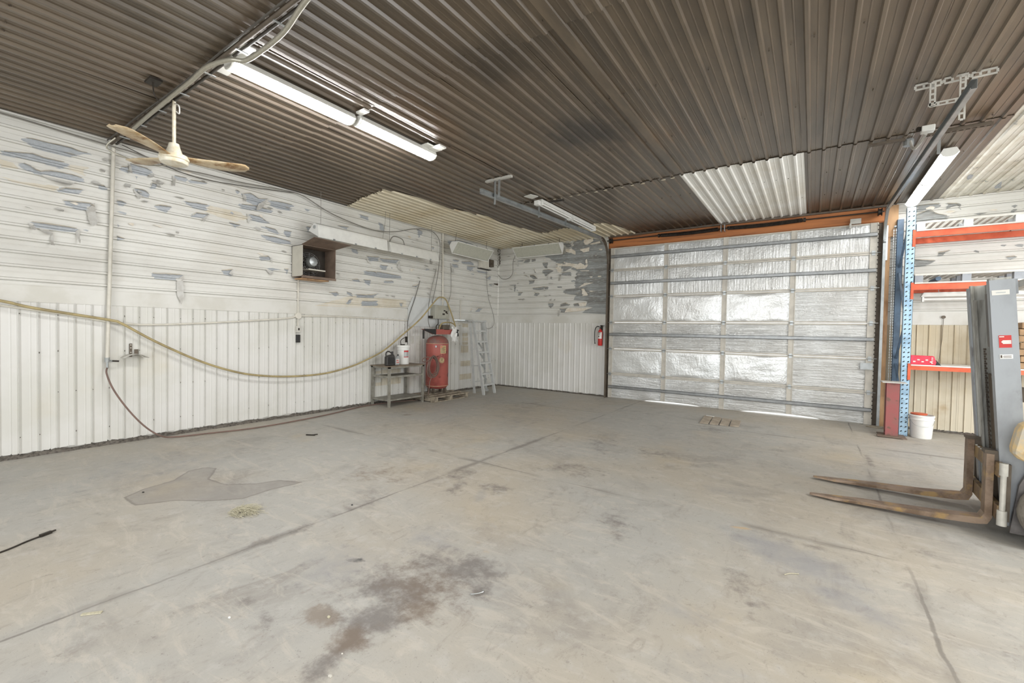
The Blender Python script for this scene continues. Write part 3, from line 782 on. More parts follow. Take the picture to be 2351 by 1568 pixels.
# many small tears where the paint film has split along the ribs
rt = random.Random(31)
def small_tears(n, axis, parent, s0, s1, z0, z1):
    out = []
    for k in range(n):
        s = rt.uniform(s0, s1); z = ZPH + PIT * round((rt.uniform(z0, z1) - ZPH) / PIT) + rt.uniform(.03, .13)
        if z > 3.9: z -= PIT
        w = rt.uniform(.04, .17); hgt = rt.uniform(.018, .05); kind = rt.choice('ffbfw' if not (axis == 'x' and s0 > 5) else 'bbw')
        pts = [(s, z), (s + w * rt.uniform(.3, .6), z + hgt * rt.uniform(.2, .5)), (s + w, z + hgt * rt.uniform(-.2, .3)), (s + w * rt.uniform(.5, .9), z - hgt), (s + w * rt.uniform(.1, .4), z - hgt * rt.uniform(.3, .9))]
        out.append(kind + ' ' + ' '.join('%.3f,%.3f' % p for p in pts))
    peels(chr(10).join(out), axis, parent, '')
small_tears(34, 'y', wl, .9, 4.1, 2.7, 3.85)
small_tears(40, 'y', wl, 4.9, 10.1, 2.2, 3.8)
small_tears(34, 'x', wb, .3, 3.2, 2.15, 3.8)
small_tears(22, 'x', wb, 9.1, 11.2, 2.2, 3.9)
for line in CEIL_PEELS.strip().split('\n'):
    k, *pts = line.split(); poly = [tuple(map(float, p.split(','))) for p in pts]
    P2 = [(b, a) for a, b in poly]
    m = conform(P2, lambda a, b: [q for q in breaks(a, b, CPH, PIT, CB) if a < q < b],
                lambda s, t: (t, min(s, RY1 - .001), RH - prof_ceil(t - CPH) - 0.017), 0.035 if k == 'cream' else .01, 0.03)
    o = m.build('unsooted_patch' if k == 'cream' else 'peeled_patch', 'ceil_cream' if k == 'cream' else 'exposed', ce)
    if k == 'cream': o['label'] = 'cream unsooted corner of ceiling paint'
struct('trim_13', MB().box(5.905, 5.995, RY0, 6.75, RH - .034, RH - .026), 'ceil')
m = MB(); rs = random.Random(9)
for yy in (.6, 1.9, 2.95, 4.3, 5.5, 6.8, 7.9, 9.1):
    for k in range(-49, 10):
        if rs.random() < .45: continue
        xx = CPH + PIT * k + .072
        if 0.05 < xx < 9.2: m.cyl((xx, yy + rs.uniform(-.02, .02), RH - .016), (xx, yy, RH - .009), .006, 6)
m.build('screw_heads', 'soot', ce)['kind'] = 'stuff'
m = MB()
for zz in (.25, .75, 1.25, 1.7):
    for k in range(-10, 60):
        if rs.random() < .5: continue
        yy = YPH + PIT * k + .009
        if yy < RY1 - .1: m.cyl((.012, yy, zz + rs.uniform(-.02, .02)), (.021, yy, zz), .004, 6)
m.build('screw_heads', 'gravel', wl)['kind'] = 'stuff'
# pale chips where the sheets lap
rc = random.Random(3)
for k in range(16):
    xx = 3.75 + k * .158 + rc.uniform(-.01, .01)
    if xx > 5.95: break
    w = rc.uniform(.03, .08)
    if rc.random() < .25: continue
    MB().sheet([[(xx, 6.90 + rc.uniform(-.02, .01), RH - .037), (xx + w, 6.89, RH - .037)], [(xx + .01, 6.94, RH - .036), (xx + w * .8, 6.93 + rc.uniform(0, .03), RH - .036)]]).build('paint_chip', 'ceil_cream', ce)
# lap edge strips (the sheet ends read as thin steps)
for yy, x0, x1, mt in ((3.06, 0.0, 4.4, 'brown_steel'),):
    pass

# ------------------------------------------------------------------ floor slab with recorded stains
nx, ny = 330, 350
fx0, fx1, fy0, fy1 = 0.0, 9.9, -0.1, 10.39
xs = np.linspace(fx0, fx1, nx); ys = np.linspace(fy0, fy1, ny)
X, Y = np.meshgrid(xs, ys)
def blob(cx, cy, rx, ry, ang=0.0):
    c, s = math.cos(ang), math.sin(ang)
    u = ((X - cx) * c + (Y - cy) * s) / rx; v = (-(X - cx) * s + (Y - cy) * c) / ry
    return np.clip(1.25 - np.sqrt(u * u + v * v), 0, 1)
def poly_sd(poly):
    P = np.array(poly); d = np.full(X.shape, 1e9); ins = np.zeros(X.shape, bool)
    for i in range(len(P)):
        a, b = P[i], P[(i + 1) % len(P)]
        ex, ey = b - a; wx, wy = X - a[0], Y - a[1]
        t = np.clip((wx * ex + wy * ey) / (ex * ex + ey * ey), 0, 1)
        d = np.minimum(d, np.hypot(wx - ex * t, wy - ey * t))
        c = ((a[1] <= Y) != (b[1] <= Y)) & (X < (b[0] - a[0]) * (Y - a[1]) / (b[1] - a[1] + 1e-12) + a[0])
        ins ^= c
    return np.where(ins, d, -d)
mx = np.maximum
R_ = mx.reduce([0.85 * blob(5.62, 1.80, .42, .30, .4), blob(5.72, 1.55, .20, .24), 0.95 * blob(5.78, 1.25, .09, .30, .2), 0.9 * blob(5.82, 2.25, .26, .22, .3), .7 * blob(5.55, 2.2, .3, .2),
     .8 * blob(6.02, 2.1, .10, .14), .75 * blob(4.72, 3.38, .10, .22, .3), .6 * blob(4.45, 3.65, .16, .35), .6 * blob(5.05, 3.55, .25, .16), .45 * blob(5.2, 5.9, .25, .6, .4),
     .5 * blob(5.9, 5.9, .35, .25), .5 * blob(5.4, 4.6, .4, .3), .55 * blob(6.3, 8.0, .35, .3), .75 * blob(8.31, 7.3, .06, .5), .55 * blob(7.41, 2.97, .10, .14), .5 * blob(7.35, 3.2, .16, .2),
     .6 * blob(6.35, 3.5, .2, .35, .5), .45 * blob(5.0, 1.2, .14, .10), .45 * blob(4.9, 1.6, .1, .12), .4 * blob(5.25, 1.2, .2, .1), .55 * blob(4.35, 1.75, .07, .5), .55 * blob(4.33, 2.4, .06, .4),
     .4 * blob(1.2, 5.7, .25, .35), .5 * blob(7.6, 4.05, .5, .07, -.1), .4 * blob(8.6, 5.5, .4, .3)])
G_ = mx.reduce([blob(5.45, 1.38, .17, .11), .9 * blob(5.75, 1.35, .16, .18), .7 * blob(5.7, 1.9, .5, .3), .8 * blob(5.85, 1.75, .2, .2), .6 * blob(3.7, 3.1, .5, .5), .65 * blob(1.45, 5.65, .16, .22), .5 * blob(2.6, 8.0, .8, 1.2),
     .5 * blob(4.0, 3.3, .25, .6), .45 * blob(8.9, 9.6, .6, .5), .45 * blob(8.3, 4.6, .1, .8)])
pud = [(2.46, 1.27), (2.33, 1.46), (2.27, 1.72), (2.05, 1.91), (2.04, 2.08), (2.18, 2.15), (2.51, 1.95), (2.82, 1.99), (3.03, 2.18), (3.10, 2.37), (3.36, 2.48), (3.32, 2.17), (3.35, 1.91), (3.17, 1.70), (2.91, 1.52), (2.77, 1.27)]
B_ = np.clip(0.5 + poly_sd(pud) * 2.0, 0, 1)
R2 = mx.reduce([.8 * blob(7.55, 3.75, .75, .35, -.5), .7 * blob(7.9, 3.3, .5, .25, -.5), .6 * blob(5.05, 1.75, .5, .45), .55 * blob(5.3, 2.4, .5, .3), .5 * blob(1.6, 1.8, 1.5, 1.6), .5 * blob(6.9, 4.9, .5, .35), .45 * blob(7.3, 2.2, .4, .4), .45 * blob(3.4, 6.2, .8, .8), .6 * blob(5.05, 3.3, .10, .35, .5),
     .55 * blob(7.15, 2.65, .4, .25)])
G2 = mx.reduce([.95 * blob(7.22, 4.06, .13, .05, .4), .7 * blob(5.75, 2.48, .08, .06), .6 * blob(5.62, 2.55, .06, .06), .4 * blob(3.9, 2.9, .3, .4)])
B2 = mx.reduce([blob(5.12, 1.87, .075, .05, .3), .7 * blob(5.08, 1.83, .10, .02), .7 * blob(5.66, 2.66, .02, .12)])
me = bpy.data.meshes.new('floor')
vv = np.zeros((nx * ny, 3)); vv[:, 0] = X.ravel(); vv[:, 1] = Y.ravel()
idx = np.arange(nx * ny).reshape(ny, nx)
ff = np.stack([idx[:-1, :-1].ravel(), idx[:-1, 1:].ravel(), idx[1:, 1:].ravel(), idx[1:, :-1].ravel()], 1)
me.from_pydata(vv.tolist(), [], ff.tolist())
for nm, chans in (('stain', (R_, G_, B_)), ('stain2', (R2, G2, B2))):
    at = me.attributes.new(nm, 'FLOAT_COLOR', 'POINT')
    dat = np.ones((nx * ny, 4), np.float32)
    for i, c in enumerate(chans): dat[:, i] = c.ravel()
    at.data.foreach_set('color', dat.ravel())
me.materials.append(M['floor'])
fl = bpy.data.objects.new('floor', me); link(fl); fl['kind'] = 'structure'
struct('floor_2', MB().box(-.02, RX, RY0 - .3, fy0 + .001, -.02, 0.0).box(fx1 - .001, RX, fy0, RY1 + .02, -.02, 0.0), 'floor')
# the yard outside the overhead door
struct('trim_8', MB().box(-3, RX + 3, RY1 + .03, RY1 + 30, -0.3, -0.012), 'outside')
struct('trim_10', MB().box(-3, RX + 3, RY0 - 12, RY0 - .3, -0.3, -0.012), 'outside')

# ------------------------------------------------------------------ overhead door, header and jambs
DY = 10.32
struct('trim_6', MB().box(3.42, 8.78, 10.345, 10.50, 3.70, 4.02).box(3.5, 8.6, 10.372, 10.5, 3.66, 3.71).box(3.44, 8.74, 10.325, 10.345, 3.72, 3.90), 'wood')
struct('trim_7', MB().box(8.665, 8.765, 10.31, 10.48, 0.0, 3.70), 'wood_pale')
struct('trim_11', MB().box(3.42, 3.49, 10.34, 10.50, 0.0, 3.70).box(3.42, 3.56, 10.372, 10.50, 0.0, 3.72).box(8.56, 8.67, 10.372, 10.50, 0.0, 3.72), 'brown_steel')
struct('trim_12', MB().box(3.42, 8.78, 10.29, 10.35, 3.965, 4.0), 'brown_steel')
struct('trim_14', MB().box(8.70, 8.86, 10.30, 10.355, 3.42, 3.98), 'wood_pale')
door = struct_empty('door_1', (6.05, DY, 0.0))
ZJ = [0.0, 0.60, 1.22, 1.87, 2.51, 3.15, 3.70]
XS = [3.545, 4.84, 6.08, 7.31, 8.535]
SW = [0.09, 0.095, 0.095, 0.095, 0.11]
def lift(x):
    # the bottom edge is bowed up off the slab in two places
    a = 0.036 * max(0, 1 - ((x - 5.02) / .62) ** 2) ** .45 if abs(x - 5.02) < .62 else 0
    b = 0.044 * max(0, 1 - ((x - 7.15) / .68) ** 2) ** .45 if abs(x - 7.15) < .68 else 0
    return 0.004 + max(a, b)
rr = random.Random(11)
for s in range(6):
    z0, z1 = ZJ[s], ZJ[s + 1]
    m = MB()
    if s == 0:
        n = 80; rows = []
        for k in range(n + 1):
            x = 3.50 + (8.60 - 3.50) * k / n; zb = lift(x)
            rows.append([(x, DY + .045, zb), (x, DY + .005, zb), (x, DY + .005, z1 - .003), (x, DY + .045, z1 - .003), (x, DY + .045, zb)])
        m.sheet(rows)
    else: m.box(3.50, 8.60, DY + .005, DY + .045, z0 + .003, z1 - .003)
    sec = m.build('door_section', 'stile', door)
    for c in range(4):
        xa, xb = XS[c] + SW[c] / 2 - .008, XS[c + 1] - SW[c + 1] / 2 + .008
        za, zb = z0 + (.035 if s else .0), z1 - .035
        ver = (s >= 4) or (s == 3 and c < 3 and False)
        mt = 'foil_v' if ver else ('foil_h' if (s in (0, 2) or c == 3) else 'foil_s')
        if s == 5 and c == 0: mt = 'foil_s'
        nxp, nzp = (34, 6) if ver else (12, 16); rows = []
        ph = rr.uniform(0, 9)
        for j in range(nzp + 1):
            r = []
            for i in range(nxp + 1):
                x = xa + (xb - xa) * i / nxp; z = za + (zb - za) * j / nzp
                if s == 0: z = (lift(x) + .012) + (zb - lift(x) - .012) * j / nzp
                e = min(i, nxp - i, 2) / 2 * min(j, nzp - j, 1)
                d = e * (0.008 + 0.007 * math.sin(x * 7 + ph) * math.sin(z * 9 + ph) + rr.uniform(-.003, .003))
                r.append((x, DY - .004 - d, z))
            rows.append(r)
        MB().sheet(rows).build('foil_panel', mt, sec, smooth=True)
    for c in range(5):
        xa, xb = XS[c] - SW[c] / 2, XS[c] + SW[c] / 2
        zb = z0 + .002 if s else lift(XS[c]) + .002
        MB().box(xa, xb, DY - .022, DY + .004, zb, z1 - .002).box(xa, xa + .012, DY - .028, DY - .02, zb, z1 - .002).box(xb - .012, xb, DY - .028, DY - .02, zb, z1 - .002).build('stile', 'stile', sec)
    if s: MB().box(3.52, 8.58, DY - .016, DY + .004, z0 + .003, z0 + .032).build('bottom_rail', 'stile', sec)
    MB().box(3.52, 8.58, DY - .018, DY + .004, z1 - .032, z1 - .004).build('top_rail', 'stile', sec)
    if s < 5:
        for c in range(5):
            x = XS[c]
            m = MB().box(x - .026, x + .026, DY - .032, DY - .020, z1 - .045, z1 + .04).cyl((x - .05, DY - .036, z1), (x + .05, DY - .036, z1), .009, 8)
            if c in (0, 4): m.cyl((x, DY - .036, z1), (x + (.10 if c == 4 else -.09), DY - .036, z1), .007, 8)
            m.build('hinge', 'galv', sec)
for z in (0.284, 1.574, 2.83, 3.479):
    MB().box(3.52, 8.58, DY - .075, DY - .069, z - .032, z + .032).box(3.52, 8.58, DY - .075, DY - .022, z + .026, z + .032).box(3.52, 8.58, DY - .075, DY - .022, z - .032, z - .026).build('strut', 'strut', door)
# sawtooth edge of folded foil beside the right stile
m = MB()
for k in range(46):
    z = .12 + k * .078
    m.prism([(8.585, DY - .03, z), (8.608, DY - .03, z + .012), (8.585, DY - .03, z + .03)], (0, .01, 0))
m.build('foil_edge', 'dark_steel', door)
MB().box(8.40, 8.58, DY - .06, DY - .02, 1.02, 1.14).build('lock_plate', 'galv', door)
MB().box(8.18, 8.34, DY - .05, DY + .01, 3.71, 3.80).box(8.17, 8.20, DY - .06, DY - .02, 3.63, 3.72).build('top_bracket', 'galv_light', door)

def track(name, xc, label, y_end, z_end, side, zc, matv):
    t = thing(name, label, 'door track', (xc, 10.2, 0))
    # vertical channel
    def chan(pts, w, d):
        m = MB()
        P = [Vector(p) for p in pts]
        for (ox, oz, ww) in ((0, 0, .003),):
            pass
        rows = []
        for i, p in enumerate(P):
            dd = (P[min(i + 1, len(P) - 1)] - P[max(i - 1, 0)]).normalized()
            nrm = Vector((0, -dd.z, dd.y))     # points into the room
            a = p; xw = Vector((w * side, 0, 0))
            rows.append([a + nrm * (-d / 2), a + nrm * (-d / 2) + xw, a + nrm * (d / 2) + xw, a + nrm * (d / 2), a + nrm * (d / 2 - .012)])
        m.sheet(rows); return m
    chan([(xc, 10.235, 0.0), (xc, 10.235, 3.30)], .038, .06).build('vertical_rail', matv, t, solid=.003)
    arc = []
    R = .42; zc0 = zc - R
    for k in range(13):
        a = PI / 2 * k / 12
        arc.append((xc, 10.235 - R + R * math.cos(a), 3.30 + (zc - 3.30) * math.sin(a)))
    chan(arc, .038, .06).build('curved_rail', matv, t, smooth=True, solid=.003)
    chan([(xc, 10.235 - R, zc), (xc, y_end, z_end)], .038, .075).build('horizontal_rail', 'galv', t, solid=.003)
    return t
tr = track('door_track', 3.475, 'galvanised overhead door track left of the foil door, curving up under ceiling', 5.2, 3.72, -1, 3.86, 'brown_steel')
MB().bar((3.44, 10.26, 0), (3.44, 10.26, 3.4), .03, .05).build('wall_angle', 'brown_steel', tr)
# hanger of the left track
for yy in (5.55,):
    MB().bar((3.28, yy, 3.99), (3.78, yy, 3.99), .05, .035).build('ceiling_angle', 'galv_light', tr)
    MB().box(3.455, 3.495, yy - .02, yy - .015, 3.60, 3.99).box(3.455, 3.46, yy - .02, yy + .02, 3.60, 3.99).build('drop_angle', 'galv', tr)
    MB().box(3.535, 3.575, yy - .02, yy - .015, 3.70, 3.99).build('drop_angle', 'galv', tr)
MB().box(3.44, 3.48, 7.95, 7.955, 3.76, 3.99).build('drop_angle', 'galv', tr)
MB().box(3.44, 3.48, 6.9, 6.905, 3.70, 3.99).build('drop_angle', 'galv', tr)
tr2 = track('door_track', 8.655, 'galvanised overhead door track right of the foil door beside the lit strip lamp', 5.02, 3.66, 1, 3.86, 'galv')
MB().bar((8.70, 10.28, 3.0), (8.70, 10.28, 3.62), .05, .03).build('flag_bracket', 'silver_white', tr2)

# perforated ceiling hangers at the right track
def perf(m, a, b, w=.045, t=.004, up=(0, 1, 0), pitch=.05):
    """slotted angle: two edge strips joined by bridges so daylight shows through the slots"""
    a = Vector(a); b = Vector(b); d = (b - a); Ln = d.length; d.normalize(); up = Vector(up); sd = d.cross(up).normalized()
    for k in (-1, 1):
        m.bar(a + sd * k * w * .36, b + sd * k * w * .36, w * .28, t, up)
    n = int(Ln / pitch)
    for i in range(n + 1):
        p = a + d * (Ln * i / n); m.bar(p - d * .009, p + d * .009, w * .5, t, up)
    m.bar(a + sd * (w / 2) + up * .012, b + sd * (w / 2) + up * .012, t, .024, up)
    return m
h = thing('track_hanger', 'dusty slotted steel angle frame hanging from ceiling at end of right track', 'bracket', (8.66, 5.62, 3.5))
for a, b in (((8.40, 5.62, 3.985), (8.58, 5.62, 3.985)), ((8.60, 5.62, 3.99), (8.76, 5.62, 3.99)), ((8.78, 5.62, 3.985), (8.94, 5.62, 3.985))):
    perf(MB(), a, b, .06).build('ceiling_angle', 'galv_light', h)
perf(MB(), (8.52, 5.60, 3.99), (8.52, 5.60, 3.78)).build('drop_angle', 'galv_light', h)
perf(MB(), (8.72, 5.60, 3.99), (8.72, 5.60, 3.60)).build('drop_angle', 'galv_light', h)
perf(MB(), (8.50, 5.60, 3.785), (8.74, 5.60, 3.785), .04).build('cross_angle', 'galv_light', h)
h = thing('track_hanger', 'dark dusty slotted channel under ceiling across the right track', 'bracket', (8.9, 6.85, 3.9))
m = perf(MB(), (8.66, 6.85, 3.93), (9.20, 6.85, 3.93), .06, .004, (0, 0, 1)); m.bar((8.66, 6.88, 3.96), (9.20, 6.88, 3.96), .003, .05)
m.build('channel', 'brown_steel', h)
MB().bar((8.78, 6.84, 3.70), (8.78, 6.84, 3.94), .03, .004).build('drop_strap', 'galv', h)
h = thing('track_hanger', 'slotted rusty angle on the seam left of the right track', 'bracket', (8.33, 7.0, 3.96))
perf(MB(), (8.16, 7.0, 3.975), (8.50, 7.0, 3.975), .05, .004, (0, 0, 1)).build('channel', 'brown_steel', h)
# small security camera with its arm
h = thing('security_camera', 'small white box camera on a bracket arm under the ceiling', 'camera', (8.60, 6.55, 3.75))
MB().box(8.555, 8.66, 6.30, 6.40, 3.80, 3.86).build('housing', 'white_enamel', h, bevel=.006)
MB().cyl((8.555, 6.35, 3.845), (8.525, 6.33, 3.845), .022, 14).build('lens_barrel', 'dark_steel', h)
MB().tube([(8.60, 6.38, 3.80), (8.59, 6.6, 3.79), (8.58, 6.95, 3.84), (8.56, 7.05, 3.98)], .016, 8, 4).build('arm', 'galv_light', h)
MB().cyl((8.55, 7.08, 3.93), (8.55, 7.08, 4.0), .05, 16).build('base', 'galv', h)

# torsion shaft, springs, drums
sh = thing('torsion_spring_assembly', 'dark torsion spring shaft above the foil door under the ceiling', 'door spring', (6.05, 10.22, 3.93))
MB().cyl((3.42, 10.235, 3.872), (8.66, 10.235, 3.872), .012, 10).build('shaft', 'dark_steel', sh)
def spring(x0, x1, sag):
    pts = []; n = int((x1 - x0) / .016)
    for k in range(n * 8 + 1):
        t = k / (n * 8); a = 2 * PI * k / 8
        x = x0 + (x1 - x0) * t; pts.append((x, 10.235 + .036 * math.cos(a), 3.872 - sag * math.sin(PI * t) + .036 * math.sin(a)))
    return MB().tube(pts, .0078, 4)
spring(4.72, 5.93, 0.015).build('spring', 'dark_steel', sh)
spring(6.11, 7.44, 0.015).build('spring', 'dark_steel', sh)
MB().box(5.985, 5.995, 10.19, 10.322, 3.81, 3.95).box(6.055, 6.065, 10.19, 10.322, 3.81, 3.95).build('centre_bracket', 'galv', sh)
for x in (4.68, 7.47): MB().cyl((x - .02, 10.235, 3.872), (x + .02, 10.235, 3.872), .04, 14).build('winding_cone', 'dark_steel', sh)
for x in (3.52, 8.60):
    MB().lathe([(.02, -.03), (.068, -.03), (.068, -.02), (.052, -.018), (.05, .018), (.068, .02), (.068, .03), (.02, .03)], (x, 10.235, 3.868), 24, 'x').build('cable_drum', 'dark_steel', sh, smooth=True)
# pull chain at right jamb
m = MB(); zc = 3.55; k = 0
while zc > 0.55:
    for dx in (0.0, .03):
        if k % 2: m.bar((8.80 + dx, 10.24, zc), (8.80 + dx, 10.24, zc - .026), .014, .004, (0, 1, 0))
        else: m.bar((8.80 + dx, 10.24, zc), (8.80 + dx, 10.24, zc - .026), .004, .014, (0, 1, 0))
    zc -= .024; k += 1
m.cyl((8.80, 10.24, 3.58), (8.83, 10.24, 3.58), .02, 10)
tag(m.build('pull_chain', 'galv'), 'long looped steel hand chain hanging beside the right wooden door jamb', 'chain')
tag(MB().cyl((8.56, 10.2, .001), (8.80, 10.16, .012), .014, 8).tube([(8.50, 10.10, .012), (8.62, 10.02, .012), (8.78, 10.02, .012), (8.84, 10.10, .012), (8.74, 10.16, .012)], .009, 6, 5).build('loose_rope', 'wood_grey'), 'short loose rope end lying at foot of right door jamb', 'rope')

# ------------------------------------------------------------------ lamps
def strip_lamp(xc, y0, y1, z, label, lit='lit', name='strip_light'):
    t = thing(name, label, 'light fixture', (xc, (y0 + y1) / 2, z))
    MB().prism([(xc - .09, y0, z), (xc + .09, y0, z), (xc + .06, y0, z + .06), (xc - .06, y0, z + .06)], (0, y1 - y0, 0)).build('housing', 'white_enamel', t)
    n = 10; rows = []
    for k in range(n + 1):
        a = PI * k / n; rows.append([(xc - .078 * math.cos(a), y0 + .02, z - .048 * math.sin(a)), (xc - .078 * math.cos(a), y1 - .02, z - .048 * math.sin(a))])
    MB().sheet(rows).build('lit_lens', lit, t, smooth=True)
    for ye in (y0, y1 - .02):
        MB().prism([(xc - .077 * math.cos(PI * k / 8), ye, z - .046 * math.sin(PI * k / 8)) for k in range(9)], (0, .02, 0)).build('end_cap', 'white_enamel', t)
    return t
a = strip_lamp(3.35, 1.77, 3.02, 3.915, 'long lit white strip light on ceiling nearest the fan')
MB().box(3.02, 3.30, 1.74, 1.90, 3.972, 3.982).box(3.40, 3.66, 1.72, 1.86, 3.972, 3.982).build('mounting_plate', 'white_enamel', a)
a = strip_lamp(3.39, 3.06, 4.24, 3.915, 'lit white strip light on ceiling continuing behind the first toward the door')
MB().box(3.46, 3.66, 4.10, 4.22, 3.965, 3.985).box(3.44, 3.56, 3.99, 4.25, 3.975, 3.985).build('mounting_plate', 'white_enamel', a)
MB().box(3.46, 3.60, 3.0, 3.07, 3.965, 3.985).build('clip', 'white_enamel', a)
strip_lamp(9.0, 7.55, 8.82, 3.915, 'lit strip light right of the right door track, nearer half', 'lit_dim')
strip_lamp(9.0, 8.84, 10.10, 3.915, 'lit strip light right of the right door track, half reaching back wall', 'lit_dim')

# unlit strip fixtures above the left track
def unlit(x0, y0, y1, label, first):
    t = thing('unlit_strip_light', label, 'light fixture', (x0, (y0 + y1) / 2, 3.90), 0, 'unlit strip fixtures above the left track')
    MB().box(x0 - .055, x0 + .055, y0, y1, 3.92, 3.975).build('housing', 'white_enamel', t, bevel=.004)
    MB().cyl((x0 - .04, y0 + .04, 3.90), (x0 - .04, y1 - .04, 3.90), .018, 10).build('tube', 'white_pl', t, smooth=True)
    MB().cyl((x0 + .04, y0 + .04, 3.90), (x0 + .04, y1 - .04, 3.90), .018, 10).build('tube', 'white_pl', t, smooth=True)
    for yy in (y0 + .015, y1 - .03): MB().box(x0 - .06, x0 + .06, yy, yy + .02, 3.87, 3.93).build('socket', 'white_pl', t)
    return t
t = unlit(3.56, 6.75, 7.95, 'unlit white strip fixture with bare end box above left door track', True)
MB().prism([(3.44, 6.42, 3.955), (3.60, 6.38, 3.955), (3.62, 6.60, 3.975), (3.46, 6.66, 3.975)], (0, 0, .01)).build('end_plate', 'white_enamel', t)
MB().box(3.50, 3.59, 6.66, 6.75, 3.86, 3.94).build('end_box', 'white_pl', t, bevel=.004)
unlit(3.56, 7.97, 9.1, 'unlit white strip fixture above left door track nearer the door', False)
tag(MB().box(3.40, 3.90, 7.0, 7.05, 3.975, 3.99).build('ceiling_bracket', 'dark_steel'), 'dark flat bracket on ceiling beside unlit strip fixture', 'bracket')

# trough lamps along the walls
def trough(loc, rotz, tilt, Ln, label, aperture=True):
    t = thing('trough_light', label, 'light fixture', loc, rotz)
    WMX[t.name] = Matrix.Translation(loc) @ Matrix.Rotation(rotz, 4, 'Z')
    T = WMX[t.name] @ Matrix.Rotation(tilt, 4, 'X')
    def mb(): m = MB(); m.T = T; return m
    h = Ln / 2
    # section in local y/z : narrow top, flared skirt
    sec = [(-.17, -.10), (-.155, -.075), (-.075, .06), (-.05, .085), (.05, .085), (.075, .06), (.155, -.075), (.17, -.10)]
    rows = [[(x, y, z) for (y, z) in sec] for x in (-h, h)]
    mb().sheet(rows).build('reflector_hood', 'white_enamel', t, solid=.004)
    for x in (-h, h - .006):
        mb().prism([(x, y, z) for (y, z) in sec], (.006, 0, 0)).build('end_plate', 'white_pl', t)
    mb().box(-h + .01, h - .01, -.15, .15, -.088, -.082).build('ribbed_lens', 'lens', t)
    mb().box(-h, h, -.172, -.150, -.108, -.098).box(-h, h, .150, .172, -.108, -.098).build('skirt_lip', 'white_enamel', t)
    for x in (-h * .6, 0, h * .6):
        mb().box(x - .02, x + .02, -.178, -.166, -.112, -.085).build('clip', 'galv', t)
    return t, T
def wires(name, pts_list, label, r=.004):
    t = thing(name, label, 'wire', pts_list[0][0])
    for a, b in pts_list: MB().cyl(a, b, r, 6).build('wire', 'galv', t)
t, T = trough((.45, 5.09, 3.34), PI / 2, .42, 1.50, 'white trough light over the wall fan box')
MB().tube([(.45, 4.45, 3.41), (.45, 4.45, 4.0)], .004, 6).build('hanger_wire', 'greycable', t)
MB().tube([(.45, 5.80, 3.41), (.45, 5.86, 3.8), (.45, 5.87, 4.0)], .004, 6).build('hanger_wire', 'greycable', t)
MB().cyl((.45, 4.34, 3.36), (.45, 4.325, 3.36), .03, 14).build('knockout', 'galv', t)
t, T = trough((.42, 6.62, 3.31), PI / 2, .22, 1.38, 'white trough light second from the fan box')
MB().tube([(.42, 6.0, 3.40), (.42, 6.1, 3.53), (.40, 6.35, 3.52), (.40, 6.42, 3.40)], .010, 8, 5).build('flex_lead', 'greycable', t)
MB().tube([(.42, 6.0, 3.4), (.42, 6.0, 4.0)], .004, 6).build('hanger_wire', 'greycable', t)
MB().tube([(.42, 7.2, 3.4), (.42, 7.2, 4.0)], .004, 6).build('hanger_wire', 'greycable', t)
t, T = trough((.42, 8.62, 3.66), PI / 2, -.95, 1.42, 'tilted trough light nearest the far left corner')
MB().tube([(.40, 8.02, 3.74), (.42, 8.05, 4.0)], .005, 6).build('hanger_wire', 'darkcable', t)
MB().tube([(.40, 9.25, 3.74), (.42, 9.25, 4.0)], .005, 6).build('hanger_wire', 'darkcable', t)
t, T = trough((1.62, 9.92, 3.80), 0, -.85, 1.42, 'tilted trough light on the back wall above peeling paint')
MB().tube([(1.1, 9.93, 3.87), (1.1, 9.93, 4.0)], .006, 6).build('hanger_wire', 'darkcable', t)
MB().tube([(2.25, 9.93, 3.87), (2.25, 9.93, 4.0)], .008, 6).build('hanger_wire', 'darkcable', t)
MB().tube([(.92, 9.95, 3.78), (.70, 10.1, 3.55), (.62, 10.2, 3.25), (.45, 10.25, 3.12), (.2, 10.28, 3.12), (.05, 10.28, 3.25)], .008, 6, 6).build('lead', 'greycable', t)

# ------------------------------------------------------------------ ceiling fan
hx, hy, hz = 2.05, 1.79, 3.34
t = thing('ceiling_fan', 'cream ceiling fan with three rusty curved blades on a white rod', 'fan', (hx, hy, hz))
MB().cyl((hx, hy, hz + .13), (hx, hy, 3.99), .017, 14).build('down_rod', 'fan_white', t, smooth=True)
MB().lathe([(.02, .18), (.045, .175), (.055, .13), (.075, .075), (.085, .06), (.02, .06)], (hx, hy, hz), 24).build('canopy_cup', 'fan_white', t, smooth=True)
MB().lathe([(.03, .065), (.10, .06), (.125, .05), (.135, .02), (.135, .005), (.125, -.003), (.125, -.02), (.115, -.035), (.06, -.05), (.0, -.052)], (hx, hy, hz), 32).build('motor_housing', 'fan_white', t, smooth=True)
MB().box(hx - .03, hx + .03, hy - .02, hy + .02, 3.965, 4.0).build('ceiling_hook', 'dark_steel', t)
MB().tube([(hx + .02, hy, 3.93), (hx + .07, hy + .02, 3.90), (hx + .05, hy + .03, 3.83), (hx, hy + .02, 3.86)], .006, 6, 5).build('lead', 'white_pl', t)
